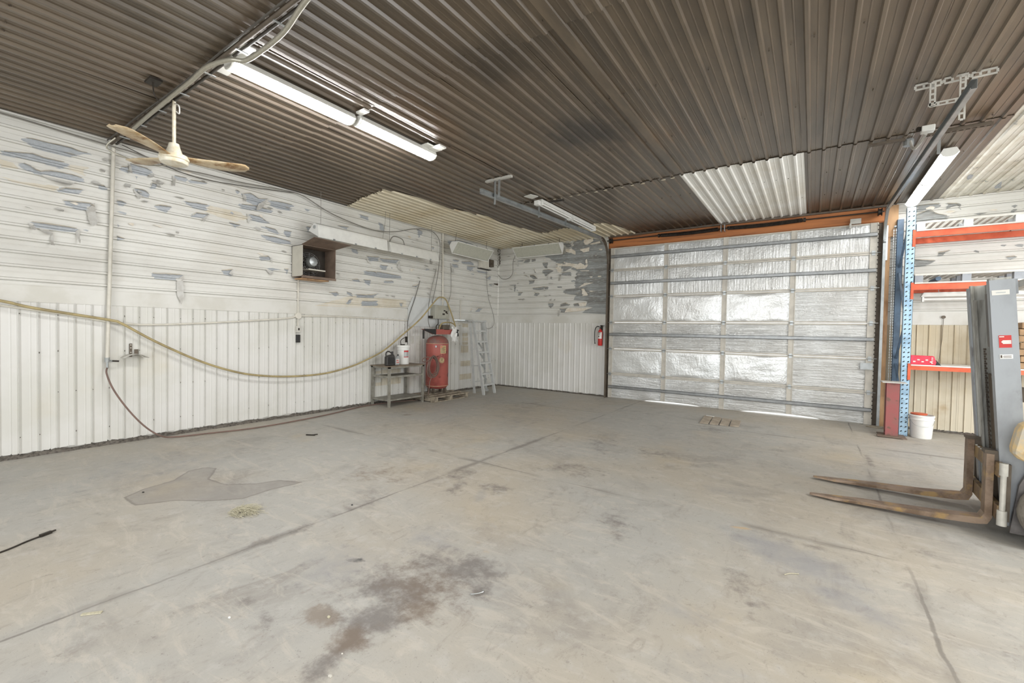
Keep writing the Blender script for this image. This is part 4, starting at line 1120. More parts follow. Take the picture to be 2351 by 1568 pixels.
for ang in (-58, 68, 193):
    a = math.radians(ang); d = Vector((math.cos(a), math.sin(a), 0)); sdv = Vector((-math.sin(a), math.cos(a), 0))
    rows = []
    n = 14
    for k in range(n + 1):
        q = k / n; rr_ = .10 + .58 * q
        w = .055 + .062 * math.sin(min(1, q * 1.4) * PI / 2)
        if q > .86: w *= math.sqrt(max(.02, 1 - ((q - .86) / .145) ** 2))
        base = Vector((hx, hy, hz + .012)) + d * rr_
        twist = -math.radians(9 - 5 * q)
        zoff = .03 * q * q
        r = []
        for j in range(5):
            u = (j - 2) / 2
            p = base + sdv * (u * w * math.cos(twist) + .02 * math.sin(q * PI)) + Vector((0, 0, u * w * math.sin(twist) - .012 * (1 - u * u) + zoff + .02))
            r.append(p)
        rows.append(r)
    MB().sheet(rows).build('blade', 'blade', t, smooth=True, solid=.004)
tag(MB().box(2.20, 2.36, 1.50, 1.60, 3.97, 3.99).tube([(2.26, 1.55, 3.97), (2.26, 1.56, 3.87), (2.21, 1.61, 3.84), (2.14, 1.64, 3.86)], .006, 6, 5).build('junction_plate', 'dark_steel'), 'dark ceiling junction plate with drooping lead left of fan rod', 'junction box')

# ------------------------------------------------------------------ conduits, cables, hoses
rr = random.Random(5)
t = thing('ceiling_conduit_run', 'dark dusty pipe run crossing the ceiling seam to the left wall', 'conduit', (2.7, 1.74, 3.95))
MB().cyl((0.06, 1.745, 3.955), (5.6, 1.72, 3.955), .019, 10).build('pipe', 'brown_steel', t, smooth=True)
MB().cyl((0.06, 1.80, 3.965), (5.6, 1.78, 3.965), .013, 10).build('pipe', 'darkcable', t, smooth=True)
MB().tube([(0.1, 1.70, 3.97), (1.3, 1.69, 3.955), (2.5, 1.71, 3.965), (3.6, 1.69, 3.955), (5.5, 1.68, 3.965)], .009, 6, 6).build('cable', 'darkcable', t)
for k in range(8):
    x = .5 + k * .62
    MB().box(x - .010, x + .010, 1.722, 1.82, 3.930, 3.936).build('clip', 'galv', t)
tag(MB().tube([(1.0, 1.73, 3.912), (1.7, 1.71, 3.908), (2.38, 1.69, 3.895), (2.79, 1.68, 3.885), (3.20, 1.665, 3.88), (3.5, 1.72, 3.87), (3.62, 1.79, 3.86), (3.85, 1.81, 3.87), (4.22, 1.80, 3.88), (4.62, 1.73, 3.89), (5.2, 1.64, 3.89)], .019, 10, 8).build('flexible_conduit', 'flex', None, smooth=True), 'pale ribbed flexible conduit drooping under ceiling past the lit strip', 'conduit')
tag(MB().tube([(.35, 1.72, 3.95), (.25, 1.66, 3.82), (.30, 1.9, 3.74), (.15, 2.1, 3.77), (.15, 2.35, 3.85)], .009, 6, 6).build('drooping_lead', 'flex'), 'pale lead curling from the wall corner pipe behind the fan blade', 'cable')
t = thing('air_line_drop', 'cream vertical pipe with a valve on the left wall', 'pipe', (.05, 1.70, 1.1))
MB().cyl((.045, 1.775, 3.99), (.06, 1.70, 1.13), .021, 12).build('pipe', 'conduit', t, smooth=True)
MB().cyl((.06, 1.70, 1.16), (.06, 1.70, 1.10), .027, 12).cyl((.06, 1.70, 1.12), (.11, 1.74, 1.115), .012, 8).cyl((.06, 1.70, 1.10), (.06, 1.70, 1.02), .013, 8).build('valve', 'galv', t)
MB().cyl((.09, 1.72, 1.118), (.13, 1.80, 1.112), .011, 8).build('valve_lever', 'dark_steel', t)
tag(MB().tube([(.06, 1.70, 1.03), (.10, 1.685, .95), (.16, 1.74, .74), (.20, 1.88, .46), (.25, 2.04, .22), (.28, 2.20, .07), (.24, 2.36, .017), (.33, 2.69, .013), (.50, 3.41, .013), (.40, 4.54, .013), (.16, 5.45, .013), (.13, 5.75, .013), (.16, 6.3, .013), (.35, 6.9, .013)], .0105, 8, 8).build('floor_hose', 'redhose', None, smooth=True), 'thin red-brown hose falling from the pipe valve and trailing along floor', 'hose')
tag(MB().tube([(.14, -2.6, 2.3), (.13, -.5, 2.02), (.12, .3, 1.92), (.12, .78, 1.84), (.12, 1.05, 1.77), (.11, 1.70, 1.655), (.12, 1.83, 1.61), (.12, 2.11, 1.42), (.12, 2.41, 1.24), (.12, 2.73, 1.07), (.12, 3.09, .92), (.12, 3.48, .81), (.12, 4.05, .74), (.12, 4.71, .74), (.12, 5.27, .83), (.13, 5.68, .96), (.14, 6.12, 1.15), (.16, 6.59, 1.47), (.22, 7.08, 1.85), (.25, 7.54, 2.31), (.26, 7.70, 2.39), (.26, 7.88, 2.34), (.26, 8.06, 2.05), (.25, 8.24, 1.72), (.26, 8.26, 1.66), (.26, 8.2, 1.74), (.3, 8.0, 1.79), (.32, 7.75, 1.78), (.34, 7.62, 1.72), (.35, 7.55, 1.57)], .017, 10, 8).build('air_hose', 'hose', None, smooth=True), 'long tan air hose sagging across the left wall to the compressor', 'hose')
tag(MB().tube([(.028, .3, 1.84), (.028, .79, 1.79), (.028, 1.36, 1.70), (.028, 1.72, 1.63), (.028, 2.09, 1.60), (.028, 2.65, 1.63), (.028, 3.38, 1.69), (.028, 4.09, 1.76), (.028, 4.25, 1.81)], .013, 8, 6).build('wall_conduit', 'conduit', None, smooth=True), 'thin cream conduit bowing along the left wall toward junction box', 'conduit')
tag(MB().tube([(.028, 4.33, 1.81), (.028, 4.9, 1.825), (.028, 5.6, 1.825), (.028, 6.86, 1.80)], .013, 8, 5).build('wall_conduit', 'conduit', None, smooth=True), 'cream conduit running right of junction box to the wall board', 'conduit')
t = thing('junction_box', 'round cream junction box with switch and dark socket below on left wall', 'electrical box', (.03, 4.28, 1.8))
MB().cyl((.012, 4.285, 1.81), (.055, 4.285, 1.81), .055, 16).build('box', 'conduit', t)
MB().cyl((.03, 4.285, 1.75), (.03, 4.285, 1.62), .010, 8).build('stub', 'conduit', t)
MB().box(.014, .06, 4.245, 4.325, 1.51, 1.63).build('switch_box', 'galv_light', t, bevel=.004)
MB().box(.058, .066, 4.272, 4.298, 1.55, 1.59).build('switch', 'dark_steel', t)
MB().box(.014, .055, 4.25, 4.32, 1.33, 1.47).build('socket', 'black', t, bevel=.004)
tag(MB().tube([(.03, 4.285, 1.86), (.03, 4.285, 2.50), (.03, 4.31, 2.55)], .012, 8).build('riser_conduit', 'conduit', None, smooth=True), 'short vertical conduit from fan box down to junction box', 'conduit')
tag(MB().tube([(.045, -2.0, 3.97), (.045, .6, 3.96), (.045, 1.3, 3.94), (.095, 1.75, 3.91), (.105, 2.0, 3.90), (.105, 2.4, 3.85), (.105, 2.8, 3.87), (.105, 3.3, 3.89), (.105, 3.92, 3.95), (.105, 4.31, 3.95), (.105, 4.82, 3.78), (.105, 5.4, 3.68), (.105, 5.91, 3.65), (.105, 6.43, 3.73), (.105, 6.9, 3.88), (.105, 7.27, 3.95), (.105, 7.6, 3.93), (.105, 7.8, 3.7), (.105, 7.75, 3.0), (.05, 7.62, 2.25)], .009, 6, 7).build('slack_cable', 'greycable'), 'slack grey cable swagging along the top of left wall above the fan box', 'cable')
tag(MB().tube([(.07, 1.85, 3.97), (.075, 2.6, 3.80), (.075, 3.4, 3.86), (.08, 4.2, 3.97)], .006, 6, 6).build('slack_cable', 'darkcable'), 'thin dark cable along wall top behind the fan blade', 'cable')
tag(MB().cyl((.04, 7.97, 4.0), (.04, 8.0, 2.2), .021, 12).build('riser_pipe', 'conduit', None, smooth=True), 'cream vertical pipe rising from grey electrical box to ceiling', 'pipe')
tag(MB().tube([(.05, 8.25, 3.3), (.05, 8.28, 2.6), (.05, 8.16, 2.15), (.05, 8.3, 1.6)], .006, 6, 5).build('wall_cable', 'greycable'), 'thin grey cable hanging right of the vertical pipe', 'cable')
tag(MB().tube([(.04, 7.22, 2.75), (.05, 7.05, 2.3), (.06, 6.86, 1.85), (.10, 6.80, 1.5), (.16, 6.76, 1.26)], .007, 6, 5).build('wall_cable', 'darkcable'), 'dark cable slanting down the left wall to the white pail', 'cable')
tag(MB().tube([(.04, 7.75, 3.1), (.04, 7.55, 2.4), (.04, 7.5, 1.9), (.05, 7.55, 1.66)], .006, 6, 5).build('wall_cable', 'greycable'), 'thin grey cable behind the electrical box reaching the compressor', 'cable')
tag(MB().tube([(.03, 9.75, 3.3), (.03, 9.85, 2.6), (.03, 10.1, 2.1), (.03, 10.15, 1.8), (.05, 9.85, 1.66), (.06, 9.55, 1.82), (.07, 9.3, 1.86)], .005, 6, 6).build('wall_cable', 'greycable'), 'thin cable looping beside the far left corner above ladder', 'cable')
tag(MB().tube([(.03, 8.68, 2.4), (.03, 8.68, 1.85)], .012, 8).box(.012, .04, 8.6, 8.76, 1.74, 1.80).build('capped_conduit', 'conduit'), 'short cream conduit stub left of ladder top', 'conduit')

# ------------------------------------------------------------------ wall fan box
t = thing('wall_fan_box', 'open grey metal exhaust box with a dusty fan on left wall', 'exhaust fan', (.02, 4.55, 2.5))
y0, y1, z0, z1, dx = 4.17, 4.81, 2.50, 3.04, .36
MB().box(.02, dx, y0, y0 + .008, z0, z1).build('side_panel', 'box_grey', t)
MB().box(.02, dx, y1 - .008, y1, z0, z1).build('side_panel', 'rust_brown', t)
MB().box(.02, dx, y0, y1, z0 - .008, z0).box(dx - .004, dx + .004, y0 - .01, y1 + .01, z0 - .03, z0 + .01).build('bottom_panel', 'rust_brown', t)
MB().box(.02, dx, y0, y1, z1 - .008, z1).build('top_panel', 'rust_brown', t)
MB().prism([(dx - .02, y0, z1), (dx - .02, y1, z1), (dx + .33, y1 + .10, z1 + .07), (dx + .33, y0 + .02, z1 + .09)], (0, 0, .006)).build('flap_door', 'rust_brown', t)
MB().box(.02, .03, y0, y1, z0, z1).build('back_panel', 'dark_steel', t)
MB().box(.06, dx - .05, y0 + .03, y1 - .1, z0 - .05, z0 - .03).build('drip_board', 'wood_pale', t)
m = MB()
for r in (.06, .09, .12, .15, .18, .21):
    m.tube([(.14 + .02 * (.21 - r), 4.42 + r * math.cos(2 * PI * k / 24), 2.74 + r * math.sin(2 * PI * k / 24)) for k in range(25)], .003, 4)
for k in range(6):
    a = PI * k / 6; m.cyl((.145, 4.42 - .21 * math.cos(a), 2.74 - .21 * math.sin(a)), (.145, 4.42 + .21 * math.cos(a), 2.74 + .21 * math.sin(a)), .003, 4)
m.build('fan_guard', 'galv', t)
MB().lathe([(.01, -.02), (.07, -.01), (.095, .03), (.095, .10), (.075, .14), (.02, .155)], (.15, 4.42, 2.78), 20, 'x').build('motor', 'galv', t, smooth=True)
for k in range(4):
    a = PI / 4 + k * PI / 2; c, s = math.cos(a), math.sin(a)
    MB().prism([(.10, 4.42 + .05 * c, 2.74 + .05 * s), (.12, 4.42 + .19 * c - .05 * s, 2.74 + .19 * s + .05 * c), (.09, 4.42 + .19 * c + .05 * s, 2.74 + .19 * s - .05 * c)], (.003, 0, 0)).build('blade', 'brown_steel', t)
MB().box(.02, dx - .02, 4.30, 4.62, 2.62, 2.64).build('motor_bracket', 'box_grey', t)

# hose hanger bracket
t = thing('hose_hanger', 'curved metal hose hanger bracket screwed to lower left wall', 'bracket', (.1, 1.97, 1.16))
MB().box(.012, .02, 1.935, 1.965, 1.16, 1.34).build('strap', 'brown_steel', t)
for z in (1.32, 1.28, 1.22): MB().cyl((.019, 1.95, z), (.024, 1.95, z), .007, 8).build('screw', 'conduit', t)
MB().box(.012, .016, 1.99, 2.03, 1.18, 1.26).build('tab', 'brown_steel', t)
rows = []
for k in range(13):
    a = math.radians(-52 + 104 * k / 12)
    rows.append([(.02, 1.97 + .165 * math.sin(a), 1.065 + .135 * math.cos(a)), (.20, 1.97 + .165 * math.sin(a), 1.065 + .135 * math.cos(a))])
MB().sheet(rows).build('saddle', 'galv_light', t, smooth=True, solid=.004)

# wall board, electrical box, small box by the corner
tag(MB().prism([(.02, 6.88, 1.69), (.02, 8.15, 1.69), (.02, 8.15, 2.36), (.02, 7.02, 2.36), (.02, 6.88, 2.1)], (.012, 0, 0)).box(.02, .036, 6.90, 8.15, 1.675, 1.69).build('wall_board', 'board_blue'), 'pale sheet metal board mounted behind the electrical box', 'board')
t = thing('electrical_box', 'grey electrical enclosure with dark labels on left wall above compressor', 'electrical box', (.03, 7.8, 1.85))
MB().box(.034, .20, 7.58, 8.06, 1.87, 2.20).build('enclosure', 'elbox', t, bevel=.006)
MB().box(.20, .206, 7.60, 8.04, 1.89, 2.18).build('door_panel', 'elbox', t, bevel=.003)
for (a, b, c, d) in ((7.86, 7.92, 2.06, 2.09), (7.92, 7.99, 2.02, 2.07), (7.82, 7.90, 1.97, 2.01), (7.96, 8.01, 2.0, 2.02)):
    MB().box(.206, .208, a, b, c, d).build('label_plate', 'dark_steel', t)
MB().tube([(.12, 7.76, 1.87), (.12, 7.76, 1.75), (.16, 7.66, 1.70), (.18, 7.64, 1.58)], .013, 8, 4).build('cable', 'darkcable', t)
MB().box(.05, .12, 7.50, 7.58, 1.88, 1.94).build('latch', 'dark_steel', t)
t = thing('heater_control_box', 'small cream control box with dark thermostat high beside the far left corner', 'electrical box', (.03, 9.6, 3.3))
MB().box(.02, .10, 9.40, 9.78, 3.33, 3.62).box(.10, .106, 9.46, 9.72, 3.38, 3.57).build('box', 'conduit', t)
MB().box(.02, .12, 9.80, 9.98, 3.42, 3.62).cyl((.12, 9.9, 3.5), (.14, 9.9, 3.5), .03, 12).build('thermostat', 'brown_steel', t)
MB().box(.02, .14, 9.36, 9.84, 3.31, 3.325).build('shelf_lip', 'dark_steel', t)

# ------------------------------------------------------------------ compressor tank on a pallet
cx, cy = .36, 7.50
t = thing('wooden_pallet', 'grey weathered wooden pallet under the red compressor tank', 'pallet', (.5, 7.4, 0))
for k, x in enumerate((.06, .30, .54, .78)):
    MB().box(x, x + .10, 6.90, 8.06, .10, .122).build('deck_board', 'wood_grey', t)
for y in (6.92, 7.40, 7.94): MB().box(.06, .88, y, y + .09, .018, .10).build('stringer', 'wood_grey', t)
for x in (.08, .76): MB().box(x, x + .10, 6.90, 8.06, .0, .018).build('bottom_board', 'wood_grey', t)
t = thing('air_compressor', 'tall dull red upright air compressor tank with dusty dome top', 'compressor', (cx, cy, .124))
R = .265
MB().lathe([(.03, .20), (.14, .215), (.22, .245), (R, .30), (R, 1.29), (.03, 1.29)], (cx, cy, 0), 40).build('tank', 'tank', t, smooth=True)
MB().lathe([(R + .001, 1.29), (.25, 1.36), (.20, 1.42), (.12, 1.46), (.02, 1.475)], (cx, cy, 0), 40).build('tank_dome', 'tank_top', t, smooth=True)
for z in (.30, 1.285): MB().lathe([(R, -.006), (R + .006, -.004), (R + .006, .006), (R, .008)], (cx, cy, z), 40).build('weld_band', 'tank_edge', t, smooth=True)
for a in (20, 110, 200, 290):
    q = math.radians(a); x, y = cx + .20 * math.cos(q), cy + .20 * math.sin(q)
    MB().prism([(x - .04, y - .02, .124), (x + .04, y - .02, .124), (x + .025, y - .02, .27), (x - .025, y - .02, .27)], (0, .04, 0)).build('foot', 'brown_steel', t)
MB().cyl((cx + .16, cy - .19, 1.22), (cx + .18, cy - .23, 1.22), .022, 12).build('gauge_port', 'galv', t)
def curved(a0, a1, z0, z1, name, mat, par, r=R + .003, n=8):
    rows = []
    for z in (z0, z1): rows.append([(cx + r * math.cos(math.radians(a0 + (a1 - a0) * k / n)), cy + r * math.sin(math.radians(a0 + (a1 - a0) * k / n)), z) for k in range(n + 1)])
    return MB().sheet(rows).build(name, mat, par)
# camera sees angles about -92..+0 of the tank
pl = curved(-30, 2, 1.06, 1.24, 'placard', 'placard', t)
for k in range(5):
    curved(-28 + (10 if k == 0 else 0), -2 - (k % 2) * 5, 1.205 - k * .03, 1.215 - k * .03, 'print_line', 'ink', pl, R + .0045, 5)
curved(-28, -21, 1.195, 1.225, 'print_mark', 'red', pl, R + .005, 3)
def disc(ac, zc, rr_, name, mat, r, par, inner=0.0):
    m = MB(); vs = []; n = 22
    for k in range(n):
        a = 2 * PI * k / n
        for q in (inner, rr_): 
            th = math.radians(ac) + q * math.cos(a) / R
            vs.append((cx + r * math.cos(th), cy + r * math.sin(th), zc + q * math.sin(a)))
    m.add(vs, [(2 * k, 2 * k + 1, (2 * k + 3) % (2 * n), (2 * k + 2) % (2 * n)) for k in range(n)]); return m.build(name, mat, par)
em = disc(-22, .90, .066, 'round_emblem', 'placard', R + .003, t)
disc(-22, .90, .056, 'emblem_ring', 'ink', R + .0042, em, .050)
m = MB()
for (du, z0, z1, w) in ((-.018, .865, .935, .008), (.016, .865, .935, .008), (0, .925, .935, .034), (0, .895, .903, .034)):
    th = math.radians(-22) + du / R; d = Vector((math.cos(th), math.sin(th), 0)); s_ = Vector((-math.sin(th), math.cos(th), 0)); p = Vector((cx, cy, 0)) + d * (R + .005)
    m.add([p - s_ * w / 2 + Vector((0, 0, z0)), p + s_ * w / 2 + Vector((0, 0, z0)), p + s_ * w / 2 + Vector((0, 0, z1)), p - s_ * w / 2 + Vector((0, 0, z1))], [(0, 1, 2, 3)])
m.build('emblem_letter', 'ink', em)
# platform, pump and belt guard on top
MB().prism([(.34, 6.97, 1.62), (.34, 7.35, 1.50), (.34, 8.05, 1.50), (.34, 8.02, 1.62)], (.10, 0, 0)).build('mounting_plate', 'tank', t)
MB().prism([(.45, 6.97, 1.625), (.45, 7.02, 1.57), (.45, 7.34, 1.49), (.45, 7.34, 1.625)], (.02, 0, 0)).build('belt_guard', 'black', t)
MB().box(.442, .462, 6.94, 6.98, 1.40, 1.60).build('guard_bracket', 'black', t)
MB().box(.26, .44, 7.62, 7.84, 1.60, 1.73).build('pump_head', 'brown_steel', t, bevel=.01)
MB().box(.40, .48, 8.04, 8.12, 1.45, 1.62).build('air_filter', 'black', t, bevel=.01)
rows = []; rr = random.Random(4)
for i in range(9):
    r = []
    for j in range(6):
        y = 7.86 + .21 * j / 5 + .02 * math.sin(i); z = 1.68 - .36 * i / 8
        r.append((.47 + .02 * math.sin(i * 1.3 + j * 2) + rr.uniform(-.01, .01), y + .05 * math.sin(i / 8 * PI) * (j / 5), z + .03 * math.sin(j * 1.9)))
    rows.append(r)
tag(MB().sheet(rows).build('rag', 'white_pl', None, smooth=True, solid=.004), 'white rag hanging off the right end of compressor top', 'rag')
# coiled hose at its left side
pts = []
for k in range(6 * 20 + 1):
    a = 2 * PI * k / 20; w = k / 120
    rx, ry = .15 + .03 * math.sin(k * .35), .24 + .03 * math.cos(k * .21)
    pts.append((.66 + .025 * math.sin(k * .11) + .03 * w, 7.04 + rx * math.cos(a) + .02 * math.sin(k * .13), .78 + ry * math.sin(a) * .9 + .02 * math.cos(k * .17)))
m = MB().tube(pts, .010, 6).tube([(.66, 7.0, .98), (.68, 6.85, 1.0), (.68, 6.72, .96), (.70, 6.74, .90), (.70, 6.9, .93)], .012, 6, 5).tube([(.66, 7.05, .58), (.68, 6.95, .45), (.68, 6.93, .30), (.64, 6.95, .15)], .010, 6, 5)
tag(m.build('coiled_hose', 'redhose', None, smooth=True), 'coil of dull red hose hooked on side of compressor by table', 'hose')

# ------------------------------------------------------------------ work table and what stands on it
TX0, TX1, TY0, TY1, TZ = .03, .60, 5.88, 6.85, .845
t = thing('steel_work_table', 'grey steel work table with two lower shelves against left wall', 'table', (.32, 6.36, 0))
MB().box(TX0 - .01, TX1 + .01, TY0 - .02, TY1 + .02, TZ - .02, TZ).build('tabletop', 'table_top', t, bevel=.003)
MB().box(TX1 - .01, TX1, TY0, TY1, TZ - .05, TZ - .02).box(TX0, TX1, TY0, TY0 + .01, TZ - .05, TZ - .02).build('apron', 'table', t)
for x in (TX0, TX1 - .045):
    for y in (TY0, TY1 - .045):
        MB().box(x, x + .045, y, y + .045, 0.0, TZ - .02).build('leg', 'table', t)
MB().box(TX0 + .01, TX1 - .01, TY0 + .01, TY1 - .01, .605, .620).box(TX1 - .03, TX1 - .005, TY0 + .04, TY1 - .04, .60, .64).box(TX0 + .04, TX1 - .04, TY0 + .005, TY0 + .03, .60, .64).build('shelf', 'table', t)
MB().box(TX0 + .01, TX1 - .01, TY0 + .01, TY1 - .01, .135, .150).box(TX1 - .03, TX1 - .005, TY0 + .04, TY1 - .04, .125, .155).box(TX0 + .04, TX1 - .04, TY0 + .005, TY0 + .03, .125, .155).build('shelf', 'table', t)
# black jug
jx, jy = .44, 6.02
t = thing('oil_jug', 'black plastic oil jug with loop handle on the table', 'jug', (jx, jy, TZ))
MB().prism([(jx - .05, jy - .10, TZ), (jx - .05, jy + .10, TZ), (jx - .05, jy + .105, TZ + .19), (jx - .05, jy + .08, TZ + .235), (jx - .05, jy - .03, TZ + .215), (jx - .05, jy - .10, TZ + .19)], (.10, 0, 0)).build('body', 'black_jug', t, bevel=.018)
MB().tube([(jx, jy - .085, TZ + .18), (jx, jy - .095, TZ + .25), (jx, jy - .06, TZ + .29), (jx, jy + .0, TZ + .285), (jx, jy + .055, TZ + .245), (jx, jy + .06, TZ + .22)], .014, 8, 5).build('handle', 'black_jug', t, smooth=True)
MB().cyl((jx, jy + .07, TZ + .22), (jx, jy + .07, TZ + .29), .022, 14).build('cap', 'black', t)
MB().box(jx + .051, jx + .053, jy - .08, jy + .085, TZ + .04, TZ + .17).build('label_panel', 'black', t)
# quart bottle
bx, by = .44, 6.21
t = thing('oil_bottle', 'small silver oil bottle with dark cap and red print on table', 'bottle', (bx, by, TZ))
MB().prism([(bx - .03, by - .055, TZ), (bx - .03, by + .055, TZ), (bx - .03, by + .055, TZ + .195), (bx - .03, by + .01, TZ + .20), (bx - .03, by - .055, TZ + .14)], (.06, 0, 0)).build('body', 'silverpl', t, bevel=.010)
MB().cyl((bx, by + .032, TZ + .19), (bx, by + .032, TZ + .225), .017, 12).build('cap', 'black', t)
MB().box(bx + .0305, bx + .032, by - .045, by + .045, TZ + .03, TZ + .13).build('label', 'ext_label', t)
MB().box(bx + .0325, bx + .0335, by - .035, by + .035, TZ + .05, TZ + .065).box(bx + .0325, bx + .0335, by - .035, by + .02, TZ + .09, TZ + .105).build('label_print', 'red', t)
# pail
def pail(name, x, y, z, r, hgt, label):
    t = thing(name, label, 'bucket', (x, y, z))
    MB().lathe([(r * .86, 0), (r * .88, .01), (r * .97, hgt * .76), (r * 1.03, hgt * .78), (r * 1.03, hgt * .80), (r * .98, hgt * .81), (r * .98, hgt * .86), (r * 1.04, hgt * .87), (r * 1.04, hgt * .89), (r, hgt * .90), (r, hgt * .97), (r * .9, hgt * .975)], (x, y, z), 36).build('body', 'white_pl', t, smooth=True)
    return t
t = pail('white_pail', .30, 6.52, TZ, .135, .40, 'white lidded plastic pail with a red and grey label on table')
MB().lathe([(.02, .385), (.13, .385), (.142, .39), (.142, .37), (.148, .37), (.148, .405), (.14, .412), (.12, .40), (.02, .40)], (.30, 6.52, TZ), 36).build('lid', 'white_pl', t, smooth=True)
def pailcurve(a0, a1, z0, z1, nm, mt, par, r):
    rows = [[(.30 + r * math.cos(math.radians(a0 + (a1 - a0) * k / 8)), 6.52 + r * math.sin(math.radians(a0 + (a1 - a0) * k / 8)), TZ + z) for k in range(9)] for z in (z0, z1)]
    return MB().sheet(rows).build(nm, mt, par)
lb = pailcurve(-38, 8, .15, .30, 'label', 'silverpl', t, .132)
pailcurve(-38, 8, .265, .30, 'label_print', 'red', lb, .134)
pailcurve(-38, 8, .15, .165, 'label_print', 'red', lb, .134)
t2 = tag(MB().tube([(.22, 6.52, TZ + .41), (.20, 6.52, TZ + .50), (.24, 6.56, TZ + .56), (.27, 6.60, TZ + .58)], .008, 6, 4).box(.27, .31, 6.585, 6.625, TZ + .47, TZ + .60).box(.21, .25, 6.50, 6.60, TZ + .41, TZ + .43).build('grease_pump', 'dark_steel'), 'small dark pump handle standing on lid of white pail', 'pump')

# ------------------------------------------------------------------ ladders
def lerp(a, b, t): return Vector(a) + (Vector(b) - Vector(a)) * t
t = thing('step_ladder', 'folded aluminium stepladder with flat treads leaning on left wall', 'ladder', (.6, 9.0, 0))
BL, BR_, TL, TR = Vector((.95, 8.55, 0.02)), Vector((.92, 9.04, 0.02)), Vector((.50, 8.65, 1.82)), Vector((.50, 9.06, 1.82))
for a, b in ((BL, TL), (BR_, TR)): MB().bar(a, b, .075, .03, (0, 1, 0.1)).build('front_rail', 'alu', t)
for k in range(6):
    q = .13 + k * .15
    a, b = lerp(BL, TL, q), lerp(BR_, TR, q)
    MB().bar(a, b, .095, .02, (0, 0, 1)).build('tread', 'alu', t)
    MB().bar(a + Vector((.04, 0, -.018)), b + Vector((.04, 0, -.018)), .004, .035, (0, 0, 1)).build('tread_lip', 'alu', t)
    if k < 5: MB().bar(a + Vector((-.03, .10, -.01)), lerp(BL, TL, q - .10) + Vector((-.05, .26, 0)), .06, .004, (1, 0, .2)).build('tread_brace', 'galv', t)
BL2, BR2, TL2, TR2 = Vector((.56, 8.66, 0.02)), Vector((.55, 9.16, 0.02)), Vector((.43, 8.60, 1.80)), Vector((.43, 9.08, 1.80))
for a, b in ((BL2, TL2), (BR2, TR2)): MB().bar(a, b, .06, .025, (0, 1, .1)).build('rear_rail', 'alu', t)
for q in (.15, .38, .62, .85): MB().bar(lerp(BL2, TL2, q), lerp(BR2, TR2, q), .03, .02).build('rear_brace', 'alu', t)
MB().bar(Vector((.47, 8.57, 1.85)), Vector((.47, 9.14, 1.85)), .16, .03).build('top_cap', 'alu', t)
MB().prism([(.52, 8.62, 1.84), (.60, 8.61, 1.55), (.53, 8.64, 1.52), (.46, 8.64, 1.84)], (0, .01, 0)).prism([(.52, 9.10, 1.84), (.60, 9.11, 1.55), (.53, 9.08, 1.52), (.46, 9.08, 1.84)], (0, .01, 0)).build('head_gusset', 'alu', t)
for p in (BL, BR_, BL2, BR2): MB().box(p.x - .03, p.x + .03, p.y - .022, p.y + .022, 0.0, .04).build('foot', 'alu', t)
t = thing('metal_bars', 'dull metal bars fixed on wall behind the top of the stepladder', 'bar', (.1, 8.8, 1.85))
MB().bar((.05, 8.80, 1.86), (.05, 9.35, 1.87), .06, .03).build('flat_bar', 'galv', t)
MB().bar((.12, 8.46, 1.85), (.30, 9.42, 1.87), .03, .02).build('round_bar', 'galv', t)
MB().bar((.10, 8.35, 1.865), (.26, 8.60, 1.865), .02, .02).build('round_bar', 'galv', t)

# ------------------------------------------------------------------ fire extinguisher
ex, ey = 3.285, 10.255
t = thing('fire_extinguisher', 'red fire extinguisher with white label hung left of the door', 'extinguisher', (ex, ey, 1.28))
MB().lathe([(.02, 0), (.05, .005), (.058, .02), (.058, .34), (.05, .375), (.025, .40), (.02, .43), (.0, .43)], (ex, ey, 1.28), 24).build('cylinder', 'red', t, smooth=True)
rows = [[(ex + .0595 * math.cos(math.radians(a)), ey + .0595 * math.sin(math.radians(a)), z) for a in range(-150, -29, 15)] for z in (1.46, 1.62)]
lb = MB().sheet(rows).build('label', 'ext_label', t)
for (z0, z1, a0, a1) in ((1.595, 1.612, -140, -60), (1.565, 1.572, -135, -70), (1.55, 1.556, -135, -75), (1.50, 1.53, -120, -90)):
    MB().sheet([[(ex + .0605 * math.cos(math.radians(a0 + (a1 - a0) * k / 5)), ey + .0605 * math.sin(math.radians(a0 + (a1 - a0) * k / 5)), z) for k in range(6)] for z in (z0, z1)]).build('print_line', 'ink', lb)
MB().cyl((ex, ey, 1.70), (ex, ey, 1.75), .022, 12).box(ex - .01, ex + .10, ey - .012, ey + .012, 1.775, 1.79).box(ex - .01, ex + .08, ey - .012, ey + .012, 1.745, 1.755).build('valve_head', 'dark_steel', t)
MB().tube([(ex - .02, ey - .02, 1.76), (ex - .08, ey - .03, 1.76), (ex - .13, ey - .03, 1.68), (ex - .14, ey - .03, 1.50), (ex - .13, ey - .03, 1.37), (ex - .125, ey - .03, 1.33)], lambda q: .011 if q < .85 else .016, 8, 5).build('hose', 'black', t, smooth=True)
MB().box(ex - .02, ex + .02, ey + .05, 10.345, 1.66, 1.80).build('wall_hook', 'dark_steel', t)

# ------------------------------------------------------------------ steel stand by the right jamb
t = thing('steel_column_stub', 'short dusty red steel I-beam stand with base plate beside blue rack', 'steel stand', (8.75, 9.40, 0))
MB().box(8.60, 8.94, 9.20, 9.60, 0, .014).box(8.57, 8.90, 9.17, 9.28, .014, .03).build('base_plate', 'rust_brown', t)
MB().box(8.68, 8.84, 9.30, 9.312, .014, .88).box(8.68, 8.84, 9.46, 9.472, .014, .88).box(8.755, 8.765, 9.312, 9.46, .014, .88).build('column', 'ibeam', t)
MB().box(8.62, 8.92, 9.24, 9.54, .88, .894).build('cap_plate', 'galv_light', t)

